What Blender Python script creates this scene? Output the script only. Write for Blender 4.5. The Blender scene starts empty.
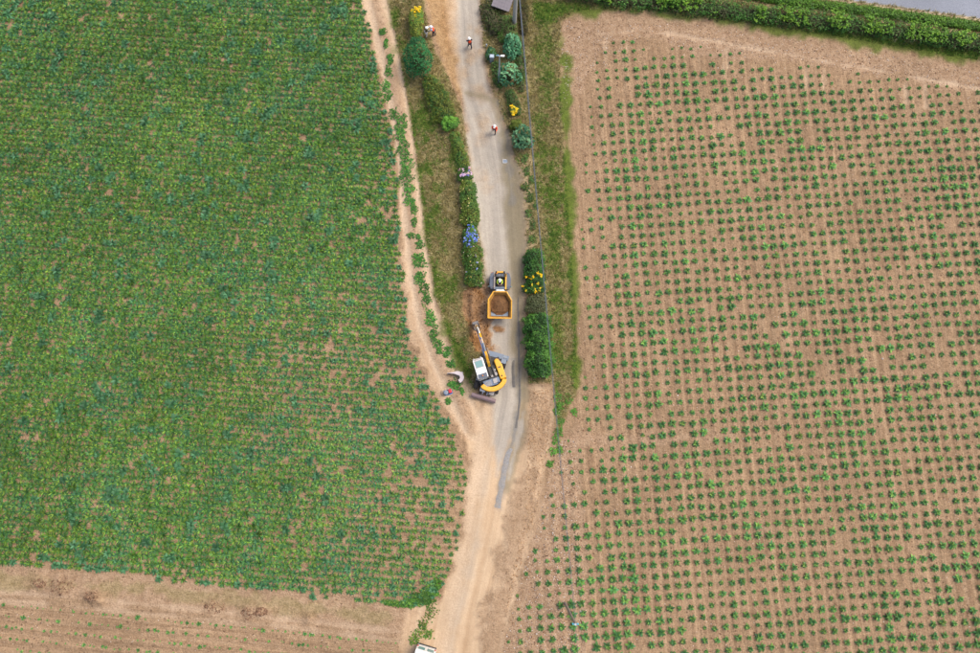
import bpy, math, random
import numpy as np
from mathutils import Vector, Matrix

SC = bpy.context.scene
COL = SC.collection
R = math.radians
random.seed(7)
rng = np.random.default_rng(11)

# ------------------------------------------------------------------ camera, sky, sun, exposure
FPX, CX, CY, TILT, CAM_H = 762.0, 490.0, 326.5, R(9.4), 75.2
cam_d = bpy.data.cameras.new('camera')
cam = bpy.data.objects.new('camera', cam_d); COL.objects.link(cam)
cam.location = (0, 0, CAM_H); cam.rotation_euler = (TILT, 0, 0)
cam_d.sensor_width = 36.0; cam_d.lens = 36.0 * FPX / 980.0
cam_d.clip_start = 0.5; cam_d.clip_end = 6000
SC.camera = cam
w = bpy.data.worlds.new('World'); SC.world = w; w.use_nodes = True
wn = w.node_tree; wn.nodes.clear()
sky = wn.nodes.new('ShaderNodeTexSky'); sky.sky_type = 'NISHITA'; sky.sun_disc = False
SUN_EL, SUN_AZ = R(58), R(62)            # azimuth clockwise from +Y (the top of the picture)
sky.sun_elevation = SUN_EL; sky.sun_rotation = SUN_AZ
sky.air_density = 1.0; sky.dust_density = 6.0; sky.ozone_density = 0.6
bg = wn.nodes.new('ShaderNodeBackground'); bg.inputs['Strength'].default_value = 0.15
wo = wn.nodes.new('ShaderNodeOutputWorld')
wn.links.new(sky.outputs[0], bg.inputs[0]); wn.links.new(bg.outputs[0], wo.inputs[0])
sun_d = bpy.data.lights.new('sun', 'SUN'); sun_d.energy = 1.25; sun_d.angle = R(26); sun_d.color = (1.0, 0.95, 0.87)
sun = bpy.data.objects.new('sun', sun_d); COL.objects.link(sun)
sdir = Vector((math.sin(SUN_AZ) * math.cos(SUN_EL), math.cos(SUN_AZ) * math.cos(SUN_EL), math.sin(SUN_EL)))
sun.rotation_euler = sdir.to_track_quat('Z', 'Y').to_euler(); sun.location = (40, 20, 60)
SC.view_settings.view_transform = 'Standard'; SC.view_settings.look = 'None'
SC.view_settings.gamma = 1.0; SC.view_settings.exposure = 0.45
SC.view_settings.use_curve_mapping = False

# ------------------------------------------------------------------ helpers
def G(px, py, z=0.0):
    """the point at height z of the place that a sight line through the picture meets"""
    u = (px - CX) / FPX; v = (CY - py) / FPX
    dy = v * math.cos(TILT) + math.sin(TILT); dz = v * math.sin(TILT) - math.cos(TILT)
    t = (z - CAM_H) / dz
    return (u * t, dy * t)
def GP(pts): return np.array([G(*p) for p in pts])

def _hash(ix, iy, seed):
    h = (ix.astype(np.int64) * 374761393 + iy.astype(np.int64) * 668265263 + seed * 144664) & 0xffffffff
    h = ((h ^ (h >> 13)) * 1274126177) & 0xffffffff
    return ((h ^ (h >> 16)) & 0xffff) / 65535.0
def vnoise(x, y, seed=0):
    ix = np.floor(x); iy = np.floor(y); fx = x - ix; fy = y - iy
    fx = fx * fx * (3 - 2 * fx); fy = fy * fy * (3 - 2 * fy)
    a = _hash(ix, iy, seed); b = _hash(ix + 1, iy, seed); c = _hash(ix, iy + 1, seed); d = _hash(ix + 1, iy + 1, seed)
    return (a * (1 - fx) + b * fx) * (1 - fy) + (c * (1 - fx) + d * fx) * fy
def fbm(x, y, seed=0, o=3):
    s = 0; a = 0.5; t = 0
    for k in range(o):
        s = s + a * vnoise(x * 2 ** k + 13.7 * k, y * 2 ** k - 7.1 * k, seed + k); t += a; a *= 0.55
    return s / t
def sstep(a, b, x):
    t = np.clip((x - a) / (b - a), 0, 1); return t * t * (3 - 2 * t)
def seg_dist(x, y, P, closed):
    n = len(P); d2 = np.full(x.shape, 1e18); al = np.zeros(x.shape); side = np.zeros(x.shape); acc = 0.0
    for i in range(n if closed else n - 1):
        ax, ay = P[i]; bx, by = P[(i + 1) % n]; ex, ey = bx - ax, by - ay; L2 = ex * ex + ey * ey + 1e-12
        t = np.clip(((x - ax) * ex + (y - ay) * ey) / L2, 0, 1)
        qx = x - ax - t * ex; qy = y - ay - t * ey; q = qx * qx + qy * qy
        m = q < d2; d2 = np.where(m, q, d2)
        if not closed:
            al = np.where(m, acc + t * math.sqrt(L2), al); side = np.where(m, np.sign(qx * ey - qy * ex), side)
        acc += math.sqrt(L2)
    return np.sqrt(d2), al, side
def poly_sd(x, y, P):
    d, _, _ = seg_dist(x, y, P, True)
    ins = np.zeros(x.shape, bool); n = len(P)
    for i in range(n):
        ax, ay = P[i]; bx, by = P[(i + 1) % n]
        if ay == by: continue
        ins ^= ((ay > y) != (by > y)) & (x < (bx - ax) * (y - ay) / (by - ay) + ax)
    return np.where(ins, d, -d)

def tag(o, label=None, cat=None, group=None, kind=None):
    if label: o['label'] = label
    if cat: o['category'] = cat
    if group: o['group'] = group
    if kind: o['kind'] = kind
    return o
def empty(name, loc, rz=0.0):
    o = bpy.data.objects.new(name, None); COL.objects.link(o)
    o.location = loc; o.rotation_euler = (0, 0, rz); o.empty_display_size = 0.3
    return o
def np_mesh(name, V, F, colors=None, smooth=False):
    me = bpy.data.meshes.new(name); V = np.asarray(V, np.float32); F = np.asarray(F, np.int32)
    k = F.shape[1]
    me.vertices.add(len(V)); me.vertices.foreach_set('co', V.ravel())
    me.loops.add(F.size); me.loops.foreach_set('vertex_index', F.ravel())
    me.polygons.add(len(F)); me.polygons.foreach_set('loop_start', np.arange(0, F.size, k, dtype=np.int32))
    if smooth: me.polygons.foreach_set('use_smooth', np.ones(len(F), bool))
    me.update(calc_edges=True)
    if colors is not None:
        a = me.attributes.new('Col', 'FLOAT_COLOR', 'POINT')
        c = np.ones((len(V), 4), np.float32); c[:, :3] = colors; a.data.foreach_set('color', c.ravel())
    return me
def mesh_obj(name, me, m, parent=None):
    o = bpy.data.objects.new(name, me); COL.objects.link(o)
    if m is not None and not me.materials: me.materials.append(m)
    if parent: o.parent = parent
    return o

class MB:
    """collects solid shapes; build() links them as one mesh object"""
    def __init__(s, T=None): s.v = []; s.f = []; s.T = T or Matrix()
    def add(s, vs, fs):
        b = len(s.v); s.v += [tuple(s.T @ Vector(p)) for p in vs]; s.f += [tuple(i + b for i in f) for f in fs]; return s
    def box(s, c, d, rz=0, rx=0, ry=0, taper=1.0):
        M = Matrix.Translation(c) @ Matrix.Rotation(rz, 4, 'Z') @ Matrix.Rotation(ry, 4, 'Y') @ Matrix.Rotation(rx, 4, 'X')
        x, y, z = d[0] / 2, d[1] / 2, d[2] / 2; t = taper
        p = [(-x, -y, -z), (x, -y, -z), (x, y, -z), (-x, y, -z), (-x * t, -y * t, z), (x * t, -y * t, z), (x * t, y * t, z), (-x * t, y * t, z)]
        return s.add([M @ Vector(q) for q in p], [(3, 2, 1, 0), (4, 5, 6, 7), (0, 1, 5, 4), (1, 2, 6, 5), (2, 3, 7, 6), (3, 0, 4, 7)])
    def prism(s, poly, z0, z1, top=1.0):
        n = len(poly); cx = sum(p[0] for p in poly) / n; cy = sum(p[1] for p in poly) / n
        vs = [(p[0], p[1], z0) for p in poly] + [(cx + (p[0] - cx) * top, cy + (p[1] - cy) * top, z1) for p in poly]
        return s.add(vs, [tuple(range(n - 1, -1, -1)), tuple(range(n, 2 * n))] + [(i, (i + 1) % n, n + (i + 1) % n, n + i) for i in range(n)])
    def slab(s, poly, x0, x1):
        """profile given in (y, z), pushed along x"""
        n = len(poly); vs = [(x0, p[0], p[1]) for p in poly] + [(x1, p[0], p[1]) for p in poly]
        return s.add(vs, [tuple(range(n - 1, -1, -1)), tuple(range(n, 2 * n))] + [(i, (i + 1) % n, n + (i + 1) % n, n + i) for i in range(n)])
    def rings(s, rs, caps=True, closed=True):
        n = len(rs[0]); vs = [p for r in rs for p in r]; fs = []
        for k in range(len(rs) - 1):
            for i in range(n if closed else n - 1):
                j = (i + 1) % n; fs.append((k * n + i, k * n + j, (k + 1) * n + j, (k + 1) * n + i))
        if caps: fs += [tuple(range(n - 1, -1, -1)), tuple(range((len(rs) - 1) * n, len(rs) * n))]
        return s.add(vs, fs)
    def tube(s, pts, r, n=8):
        pts = [Vector(p) for p in pts]; rr = r if isinstance(r, (list, tuple)) else [r] * len(pts); out = []
        up = Vector((0.13, 0.31, 0.94))
        for i, p in enumerate(pts):
            d = (pts[min(i + 1, len(pts) - 1)] - pts[max(i - 1, 0)]).normalized()
            a = d.cross(up)
            if a.length < 0.05: a = d.cross(Vector((1, 0, 0)))
            a.normalize(); b = d.cross(a)
            out.append([p + (a * math.cos(t) + b * math.sin(t)) * rr[i] for t in [2 * math.pi * k / n for k in range(n)]])
        return s.rings(out)
    def lathe(s, prof, c, axis=(1, 0, 0), n=20):
        """profile (along, radius)"""
        ax = Vector(axis).normalized(); u = ax.orthogonal().normalized(); v = ax.cross(u); c = Vector(c)
        return s.rings([[c + ax * a + (u * math.cos(t) + v * math.sin(t)) * r for t in [2 * math.pi * k / n for k in range(n)]] for a, r in prof])
    def build(s, name, m, parent=None, bevel=0.0, smooth=False):
        me = bpy.data.meshes.new(name); me.from_pydata(s.v, [], s.f); me.update()
        if smooth:
            for p in me.polygons: p.use_smooth = True
        o = mesh_obj(name, me, m, parent)
        if bevel:
            b = o.modifiers.new('bevel', 'BEVEL'); b.width = bevel; b.segments = 2; b.limit_method = 'ANGLE'
        return o

# ------------------------------------------------------------------ materials
class NT:
    def __init__(s, m):
        m.use_nodes = True; s.t = m.node_tree; s.n = s.t.nodes; s.n.clear()
        s.out = s.n.new('ShaderNodeOutputMaterial'); s.b = s.n.new('ShaderNodeBsdfPrincipled'); s.l(s.b.outputs[0], s.out.inputs[0])
    def l(s, a, b): s.t.links.new(a, b)
    def set(s, inp, val):
        if hasattr(val, 'is_output') or isinstance(val, bpy.types.NodeSocket): s.l(val, inp)
        else: inp.default_value = val
    def math(s, op, a, b=0.5, clamp=False):
        n = s.n.new('ShaderNodeMath'); n.operation = op; n.use_clamp = clamp; s.set(n.inputs[0], a); s.set(n.inputs[1], b); return n.outputs[0]
    def vm(s, op, a, b=None, sc=None):
        n = s.n.new('ShaderNodeVectorMath'); n.operation = op; s.set(n.inputs[0], a)
        if b is not None: s.set(n.inputs[1], b)
        if sc is not None: s.set(n.inputs['Scale'], sc)
        return n.outputs[0]
    def noise(s, vec, scale, detail=3, rough=0.6):
        n = s.n.new('ShaderNodeTexNoise'); n.inputs['Scale'].default_value = scale; n.inputs['Detail'].default_value = detail
        n.inputs['Roughness'].default_value = rough; s.l(vec, n.inputs['Vector']); return n.outputs['Fac']
    def mapr(s, v, a, b, c=0.0, d=1.0):
        n = s.n.new('ShaderNodeMapRange'); s.l(v, n.inputs[0])
        for i, q in enumerate((a, b, c, d)): n.inputs[i + 1].default_value = q
        return n.outputs[0]
    def mix(s, f, a, b):
        n = s.n.new('ShaderNodeMix'); n.data_type = 'RGBA'; s.set(n.inputs[0], f)
        s.set(n.inputs[6], a if not isinstance(a, tuple) else (*a[:3], 1)); s.set(n.inputs[7], b if not isinstance(b, tuple) else (*b[:3], 1)); return n.outputs[2]
    def attr(s, name):
        n = s.n.new('ShaderNodeAttribute'); n.attribute_name = name; return n
    def coord(s, w='Object'):
        return s.n.new('ShaderNodeTexCoord').outputs[w]
    def mapping(s, v, scale, rz=0.0):
        n = s.n.new('ShaderNodeMapping'); s.l(v, n.inputs[0]); n.inputs['Scale'].default_value = scale; n.inputs['Rotation'].default_value = (0, 0, rz); return n.outputs[0]
    def bump(s, h, dist, strength=1.0):
        n = s.n.new('ShaderNodeBump'); s.l(h, n.inputs['Height']); n.inputs['Distance'].default_value = dist; n.inputs['Strength'].default_value = strength
        s.l(n.outputs[0], s.b.inputs['Normal'])

def paint(name, c, rough=0.5, metal=0.0, dirt=0.25, dirtc=(0.25, 0.17, 0.10), coat=0.0):
    m = bpy.data.materials.new(name); t = NT(m); v = t.coord()
    n = t.noise(v, 3.0, 5); n2 = t.noise(v, 14.0, 3)
    f = t.math('MULTIPLY', t.mapr(n, 0.45, 0.8), dirt)
    f = t.math('ADD', f, t.math('MULTIPLY', t.mapr(n2, 0.55, 0.8), dirt * 0.5), True)
    t.l(t.mix(f, c, dirtc), t.b.inputs['Base Color'])
    t.l(t.math('ADD', t.math('MULTIPLY', f, 0.5), rough, True), t.b.inputs['Roughness'])
    t.b.inputs['Metallic'].default_value = metal; t.b.inputs['Coat Weight'].default_value = coat
    t.bump(n2, 0.004, 0.4)
    return m
def leafmat(name, rough=0.55, trans=0.25, var=0.25):
    m = bpy.data.materials.new(name); t = NT(m)
    c = t.attr('Col').outputs['Color']; oi = t.n.new('ShaderNodeObjectInfo')
    k = t.mapr(oi.outputs['Random'], 0, 1, 1 - var, 1 + var)
    c = t.vm('SCALE', c, sc=k)
    t.l(c, t.b.inputs['Base Color']); t.b.inputs['Roughness'].default_value = rough
    t.b.inputs['Specular IOR Level'].default_value = 0.3
    tr = t.n.new('ShaderNodeBsdfTranslucent'); t.l(c, tr.inputs[0])
    mx = t.n.new('ShaderNodeMixShader'); mx.inputs[0].default_value = trans
    t.l(t.b.outputs[0], mx.inputs[1]); t.l(tr.outputs[0], mx.inputs[2]); t.l(mx.outputs[0], t.out.inputs[0])
    return m

LEAF = leafmat('leaf'); GRASS = leafmat('grass_blade', 0.7, 0.3, 0.0); STONE = leafmat('stone_clod', 0.9, 0.0, 0.0)
PETAL = leafmat('petal', 0.6, 0.3, 0.0)
BARK = paint('bark', (0.10, 0.07, 0.045), 0.9, dirt=0.4)
YEL = paint('machine_yellow', (0.76, 0.385, 0.02), 0.42, dirt=0.38, coat=0.1)
YEL2 = paint('skip_yellow', (0.76, 0.42, 0.02), 0.45, dirt=0.35)
WHITE = paint('white_paint', (0.78, 0.78, 0.76), 0.4, dirt=0.08)
BLACK = paint('black_paint', (0.022, 0.022, 0.025), 0.5, dirt=0.15)
RUBBER = paint('tyre_rubber', (0.03, 0.03, 0.032), 0.85, dirt=0.35)
BLUEG = paint('blue_grey_paint', (0.17, 0.22, 0.29), 0.45, dirt=0.2)
STEEL = paint('worn_steel', (0.34, 0.33, 0.33), 0.45, 0.5, dirt=0.3)
CHROME = paint('cylinder_rod', (0.75, 0.75, 0.76), 0.2, 0.8, dirt=0.05)
BLUEH = paint('blue_hose', (0.03, 0.14, 0.42), 0.4, dirt=0.1)
RUSTY = paint('muddy_blade_steel', (0.25, 0.18, 0.19), 0.65, 0.2, dirt=0.4)
GLASS = paint('tinted_glass', (0.16, 0.30, 0.30), 0.08, 0.0, dirt=0.05); GLASS.node_tree.nodes['Principled BSDF'].inputs['Specular IOR Level'].default_value = 0.8
RED = paint('red_plastic', (0.65, 0.02, 0.03), 0.35, dirt=0.08)
ORANGE_L = paint('amber_lens', (0.9, 0.28, 0.02), 0.25, dirt=0.0)
HIVIS_O = paint('hivis_orange', (0.95, 0.10, 0.02), 0.7, dirt=0.05)
HIVIS_Y = paint('hivis_yellow', (0.62, 0.85, 0.06), 0.7, dirt=0.05)
CLOTH_W = paint('white_cloth', (0.75, 0.75, 0.75), 0.8, dirt=0.08)
CLOTH_N = paint('navy_cloth', (0.018, 0.022, 0.045), 0.85, dirt=0.1)
CLOTH_D = paint('olive_cloth', (0.07, 0.065, 0.03), 0.85, dirt=0.1)
CLOTH_B = paint('pale_blue_cloth', (0.35, 0.42, 0.62), 0.85, dirt=0.05)
SKIN = paint('skin', (0.50, 0.29, 0.20), 0.55, dirt=0.0); HAIR = paint('hair', (0.04, 0.025, 0.015), 0.7, dirt=0.0)
HELMET = paint('helmet_white', (0.85, 0.85, 0.84), 0.3, dirt=0.02)
CONCRETE = paint('concrete', (0.46, 0.45, 0.43), 0.85, dirt=0.3, dirtc=(0.25, 0.24, 0.2))
POLEBLUE = paint('galvanised_steel', (0.36, 0.44, 0.52), 0.4, 0.4, dirt=0.15)
CABLE = paint('cable_sheath', (0.075, 0.095, 0.125), 0.5, dirt=0.0)
SLATE = paint('slate', (0.20, 0.18, 0.20), 0.6, dirt=0.3, dirtc=(0.30, 0.27, 0.27))
WALLST = paint('rendered_wall', (0.55, 0.52, 0.46), 0.9, dirt=0.3)
WOODM = paint('weathered_wood', (0.27, 0.23, 0.19), 0.8, dirt=0.3)
CLEARG = paint('insulator_glass', (0.10, 0.45, 0.60), 0.2, dirt=0.0)
TAIL = paint('tail_lamp_red', (0.5, 0.01, 0.01), 0.25, dirt=0.0)

# ---- the land: one material, its soils and grasses blended by what lies where
CLASSES = [  # light tone, dark tone, which noise
    ((0.43, 0.39, 0.33), (0.285, 0.262, 0.23), 'road'),      # 0 gravel
    ((0.53, 0.395, 0.262), (0.40, 0.275, 0.168), 'road'),      # 1 sandy dirt
    ((0.362, 0.250, 0.154), (0.222, 0.144, 0.085), 'field'),   # 2 field soil
    ((0.42, 0.30, 0.20), (0.26, 0.165, 0.10), 'mid'),         # 3 pale straw soil
    ((0.32, 0.26, 0.135), (0.15, 0.14, 0.046), 'mid'),       # 4 dry grass
    ((0.12, 0.175, 0.026), (0.07, 0.095, 0.02), 'mid'),       # 5 green grass
    ((0.34, 0.175, 0.066), (0.16, 0.078, 0.030), 'mid'),     # 6 fresh dug earth
    ((0.20, 0.205, 0.215), (0.13, 0.13, 0.13), 'road'),       # 7 grey crushed stone
    ((0.245, 0.205, 0.130), (0.19, 0.16, 0.105), 'road'),      # 8 olive damp silt
    ((0.235, 0.255, 0.30), (0.20, 0.215, 0.255), 'fine'),        # 9 asphalt
    ((0.43, 0.285, 0.150), (0.27, 0.165, 0.080), 'mid'),         # 10 orange sand
    ((0.55, 0.43, 0.31), (0.44, 0.33, 0.225), 'fine'),         # 11 pale compacted earth
]
FIELD_ROT = R(3.7)
def make_land():
    m = bpy.data.materials.new('land'); t = NT(m); co = t.coord()
    uv = t.attr('lane').outputs['Vector']
    N = {'fine': t.noise(co, 7.0, 3, 0.7), 'mid': t.noise(co, 1.5, 6, 0.72), 'large': t.noise(co, 0.14, 3)}
    st = t.noise(t.mapping(t.attr('tilth').outputs['Vector'], (2.6, 0.09, 1)), 1.0, 5, 0.68)
    N['field'] = t.math('ADD', t.math('MULTIPLY', st, 0.55), t.math('MULTIPLY', N['mid'], 0.45))
    rs = t.noise(t.mapping(uv, (1.5, 0.06, 1)), 1.0, 4, 0.6)
    N['road'] = t.math('ADD', t.math('MULTIPLY', rs, 0.72), t.math('MULTIPLY', N['mid'], 0.28))
    N['fine2'] = N['fine']
    ws = []
    for a in ('wa', 'wb', 'wc'):
        at = t.attr(a); sp = t.n.new('ShaderNodeSeparateColor'); t.l(at.outputs['Color'], sp.inputs[0])
        ws += [sp.outputs[0], sp.outputs[1], sp.outputs[2], at.outputs['Alpha']]
    acc = None
    for i, (a, b, nk) in enumerate(CLASSES):
        lo, hi = {'road': (0.36, 0.64), 'field': (0.40, 0.60), 'mid': (0.33, 0.66), 'fine': (0.3, 0.7)}[nk]
        c = t.mix(t.mapr(N[nk], lo, hi), b, a)
        c = t.vm('SCALE', c, sc=ws[i])
        acc = c if acc is None else t.vm('ADD', acc, c)
    # clods, pebbles and broad drifts of tone
    packed = t.math('ADD', t.math('ADD', ws[0], ws[1]), t.math('ADD', t.math('ADD', ws[7], ws[8]), t.math('ADD', ws[9], ws[11])), True)
    kf = t.math('MULTIPLY', t.mapr(N['fine'], 0.25, 0.75, -0.34, 0.32), t.math('SUBTRACT', 1.0, t.math('MULTIPLY', packed, 0.72)))
    k = t.math('MULTIPLY', t.math('ADD', kf, 1.0), t.mapr(N['large'], 0.3, 0.7, 0.90, 1.10))
    acc = t.vm('SCALE', acc, sc=k)
    vo = t.n.new('ShaderNodeTexVoronoi'); vo.inputs['Scale'].default_value = 2.3; t.l(co, vo.inputs['Vector'])
    spk = t.mapr(vo.outputs['Distance'], 0.12, 0.26, 1.0, 0.0)
    sel = t.n.new('ShaderNodeSeparateColor'); t.l(vo.outputs['Color'], sel.inputs[0])
    soilw = t.math('ADD', t.math('ADD', ws[2], ws[3]), t.math('MULTIPLY', ws[6], 0.7), True)
    dk = t.math('MULTIPLY', t.math('MULTIPLY', spk, t.mapr(sel.outputs[0], 0.45, 0.5)), soilw)
    acc = t.mix(t.math('MULTIPLY', dk, 0.7), acc, (0.10, 0.055, 0.036))
    t.l(acc, t.b.inputs['Base Color']); t.b.inputs['Roughness'].default_value = 0.95
    t.b.inputs['Specular IOR Level'].default_value = 0.1
    hgt = t.math('ADD', t.math('MULTIPLY', N['mid'], 1.0), t.math('MULTIPLY', N['fine'], 0.45))
    # hard-packed lanes are smoother than tilled soil
    hgt = t.math('MULTIPLY', hgt, t.math('SUBTRACT', 1.0, t.math('MULTIPLY', packed, 0.8)))
    t.bump(hgt, 0.22, 0.8)
    return m
LAND = make_land()

# ------------------------------------------------------------------ the lie of the land
ROAD_C = GP([(466, -400), (467, -60), (467, 0), (471, 60), (477, 97), (489, 135), (497, 180), (502, 240), (506, 290), (506, 350), (504, 400), (494, 450), (484, 510), (474, 560), (459, 620), (448, 680), (400, 860)])
TRACK_C = GP([(340, -400), (369, -60), (376, 0), (388, 50), (399, 105), (408, 160), (413, 220), (420, 280), (428, 325), (442, 362), (458, 395), (474, 430)])
LFIELD = GP([(-900, -400), (250, -400), (352, -60), (364, 0), (374, 40), (384, 80), (393, 130), (399, 180), (402, 230), (406, 290), (412, 340), (424, 372), (441, 402), (458, 440), (468, 470), (465, 520), (456, 562), (444, 590), (430, 606), (408, 608), (320, 599), (240, 589), (120, 576), (0, 566), (-900, 480)])
TRACK = GP([(250, -400), (354, -60), (362, 0), (372, 40), (384, 85), (395, 140), (400, 200), (405, 270), (411, 330), (422, 365), (440, 395), (458, 430), (470, 470), (484, 430), (482, 400), (464, 372), (452, 348), (437, 300), (427, 240), (419, 180), (411, 120), (400, 60), (389, 0), (386, -60), (330, -400)])
LVERGE = GP([(330, -400), (386, -60), (388, 0), (400, 60), (411, 120), (419, 180), (426, 240), (436, 300), (452, 348), (464, 372), (474, 392), (484, 372), (487, 340), (487, 300), (484, 260), (479, 230), (473, 180), (466, 133), (462, 105), (452, 84), (440, 60), (430, 36), (424, 0), (420, -60), (400, -400)])
GRAVEL = GP([(455, -400), (455, -60), (455, 0), (457, 60), (462, 100), (466, 133), (473, 180), (479, 230), (484, 260), (487, 300), (488, 350), (491, 395), (493, 425), (494, 452), (497, 476), (503, 460), (514, 432), (525, 395), (526, 330), (525, 280), (524, 240), (519, 180), (509, 135), (493, 97), (484, 60), (480, 0), (480, -60), (478, -400)])
TAN = GP([(400, -400), (424, -60), (426, 0), (432, 26), (437, 48), (447, 72), (455, 92), (464, 106), (466, 70), (459, 40), (457, 0), (457, -400)])
SANDROAD = GP([(488, 356), (484, 400), (473, 470), (465, 520), (452, 570), (434, 625), (424, 653), (390, 860), (470, 860), (492, 690), (504, 640), (520, 580), (538, 515), (550, 450), (553, 420), (553, 384), (527, 384), (526, 356)])
RVERGE = GP([(478, -400), (480, 0), (484, 60), (493, 95), (509, 135), (519, 180), (525, 240), (526, 280), (526, 384), (553, 384), (555, 412), (560, 428), (568, 412), (576, 396), (577, 340), (572, 250), (567, 180), (563, 120), (560, 60), (562, 24), (575, 12), (620, 9), (700, 18), (780, 30), (860, 41), (980, 62), (1500, 150), (1500, -400)])
TOPROAD = GP([(600, -36), (840, -1), (900, 7), (980, 18.5), (1500, 88), (1500, 5), (980, -62), (600, -112)])
DUG = GP([(466, 294), (474, 285), (486, 287), (489, 305), (489, 345), (486, 354), (474, 352), (467, 330)])
CHURN = GP([(528, 388), (552, 388), (551, 440), (540, 505), (522, 575), (505, 650), (498, 650), (510, 585), (522, 520), (527, 450)])
TRENCH = GP([(480, 292), (481, 315), (480, 345)])
LHEDGE_C = GP([(417, -20), (420, 60), (440, 100), (456, 140), (465, 180), (470, 230), (473, 284)])
RHEDGE_C = GP([(503, -30), (505, 50), (512, 100), (522, 140), (530, 200), (535, 260), (537, 320), (539, 372)])
VINE1 = GP([(560, -12), (620, -1), (680, 5), (760, 16), (860, 27), (980, 45), (1060, 58)])
VINE2 = GP([(720, -10), (790, 2), (870, 12), (980, 28), (1060, 39)])
RPLANT = GP([(596, 60), (612, 40), (690, 44), (800, 62), (900, 78), (980, 92), (1300, 150), (1300, 900), (470, 900), (504, 652), (512, 610), (528, 560), (545, 505), (556, 470), (562, 440), (580, 440), (585, 380), (584, 300), (580, 200), (590, 110)])
CR, SR = math.cos(FIELD_ROT), math.sin(FIELD_ROT)
GRID0 = G(700, 300)
def field_uv(x, y):
    dx, dy = x - GRID0[0], y - GRID0[1]
    return dx * CR + dy * SR, -dx * SR + dy * CR
MOUNDS = [(62, 586, 1.5, 0.28), (92, 596, 1.0, 0.45), (100, 599, 0.7, 0.4), (215, 607, 1.2, 0.22), (250, 613, 1.1, 0.28), (262, 611, 0.8, 0.3), (308, 618, 0.7, 0.25), (40, 583, 0.9, 0.2)]
MOUNDS = [(*G(a, b), r, h) for a, b, r, h in MOUNDS]

def heights(x, y, detail=True):
    z = 0.10 * (fbm(x * 0.07, y * 0.07, 5, 2) - 0.5)
    near = (np.abs(x) < 75) & (np.abs(y - 12) < 60)
    d, _, _ = seg_dist(x, y, LHEDGE_C, False); z = z + 0.40 * np.exp(-(d / 1.5) ** 2)
    d, _, _ = seg_dist(x, y, RHEDGE_C, False); z = z + 0.35 * np.exp(-(d / 1.7) ** 2)
    d, _, _ = seg_dist(x, y, VINE1, False); z = z + 0.45 * np.exp(-(d / 1.3) ** 2)
    d, al, sd = seg_dist(x, y, ROAD_C, False); z = z - 0.16 * sstep(3.4, 1.8, d)
    z = z - 0.03 * np.exp(-((d - 0.85) / 0.35) ** 2)
    dt, _, _ = seg_dist(x, y, TRACK_C, False); z = z - 0.07 * np.exp(-((dt - 0.95) / 0.35) ** 2) + 0.04 * np.exp(-(dt / 0.4) ** 2)
    u, v = field_uv(x, y); rf = sstep(.3, 1.2, poly_sd(x, y, RPLANT)) * near
    z = z + rf * 0.035 * np.cos(2 * np.pi * u / 1.02)
    lo = sstep(-14.6, -15.2, y + 0.10 * (x + 45)) * (x < -7)
    z = z + lo * 0.05 * np.cos(2 * np.pi * (y + 0.10 * x) / 1.15)
    dd = poly_sd(x, y, DUG); z = z + 0.42 * sstep(0.05, 0.7, dd) * (0.5 + fbm(x * 1.3, y * 1.3, 9, 3))
    dr, _, _ = seg_dist(x, y, TRENCH, False); z = z - 0.45 * sstep(0.75, 0.25, dr)
    ch = sstep(0.0, .9, poly_sd(x, y, CHURN)); z = z + ch * .30 * (fbm(x * 1.5, y * .8, 19, 3) - .45)
    for mx, my, r, h in MOUNDS:
        q = np.hypot(x - mx, y - my); z = z + h * np.exp(-(q / r * 1.3) ** 2) * (0.35 + 1.1 * fbm(x * 2.3, y * 2.3, 3, 2))
    z = z + 0.05 * (fbm(x * 1.1, y * 1.1, 21, 3) - 0.5) * sstep(1.9, 3.2, d)
    return z
def zat(x, y): return float(heights(np.array([float(x)]), np.array([float(y)]))[0])

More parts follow.
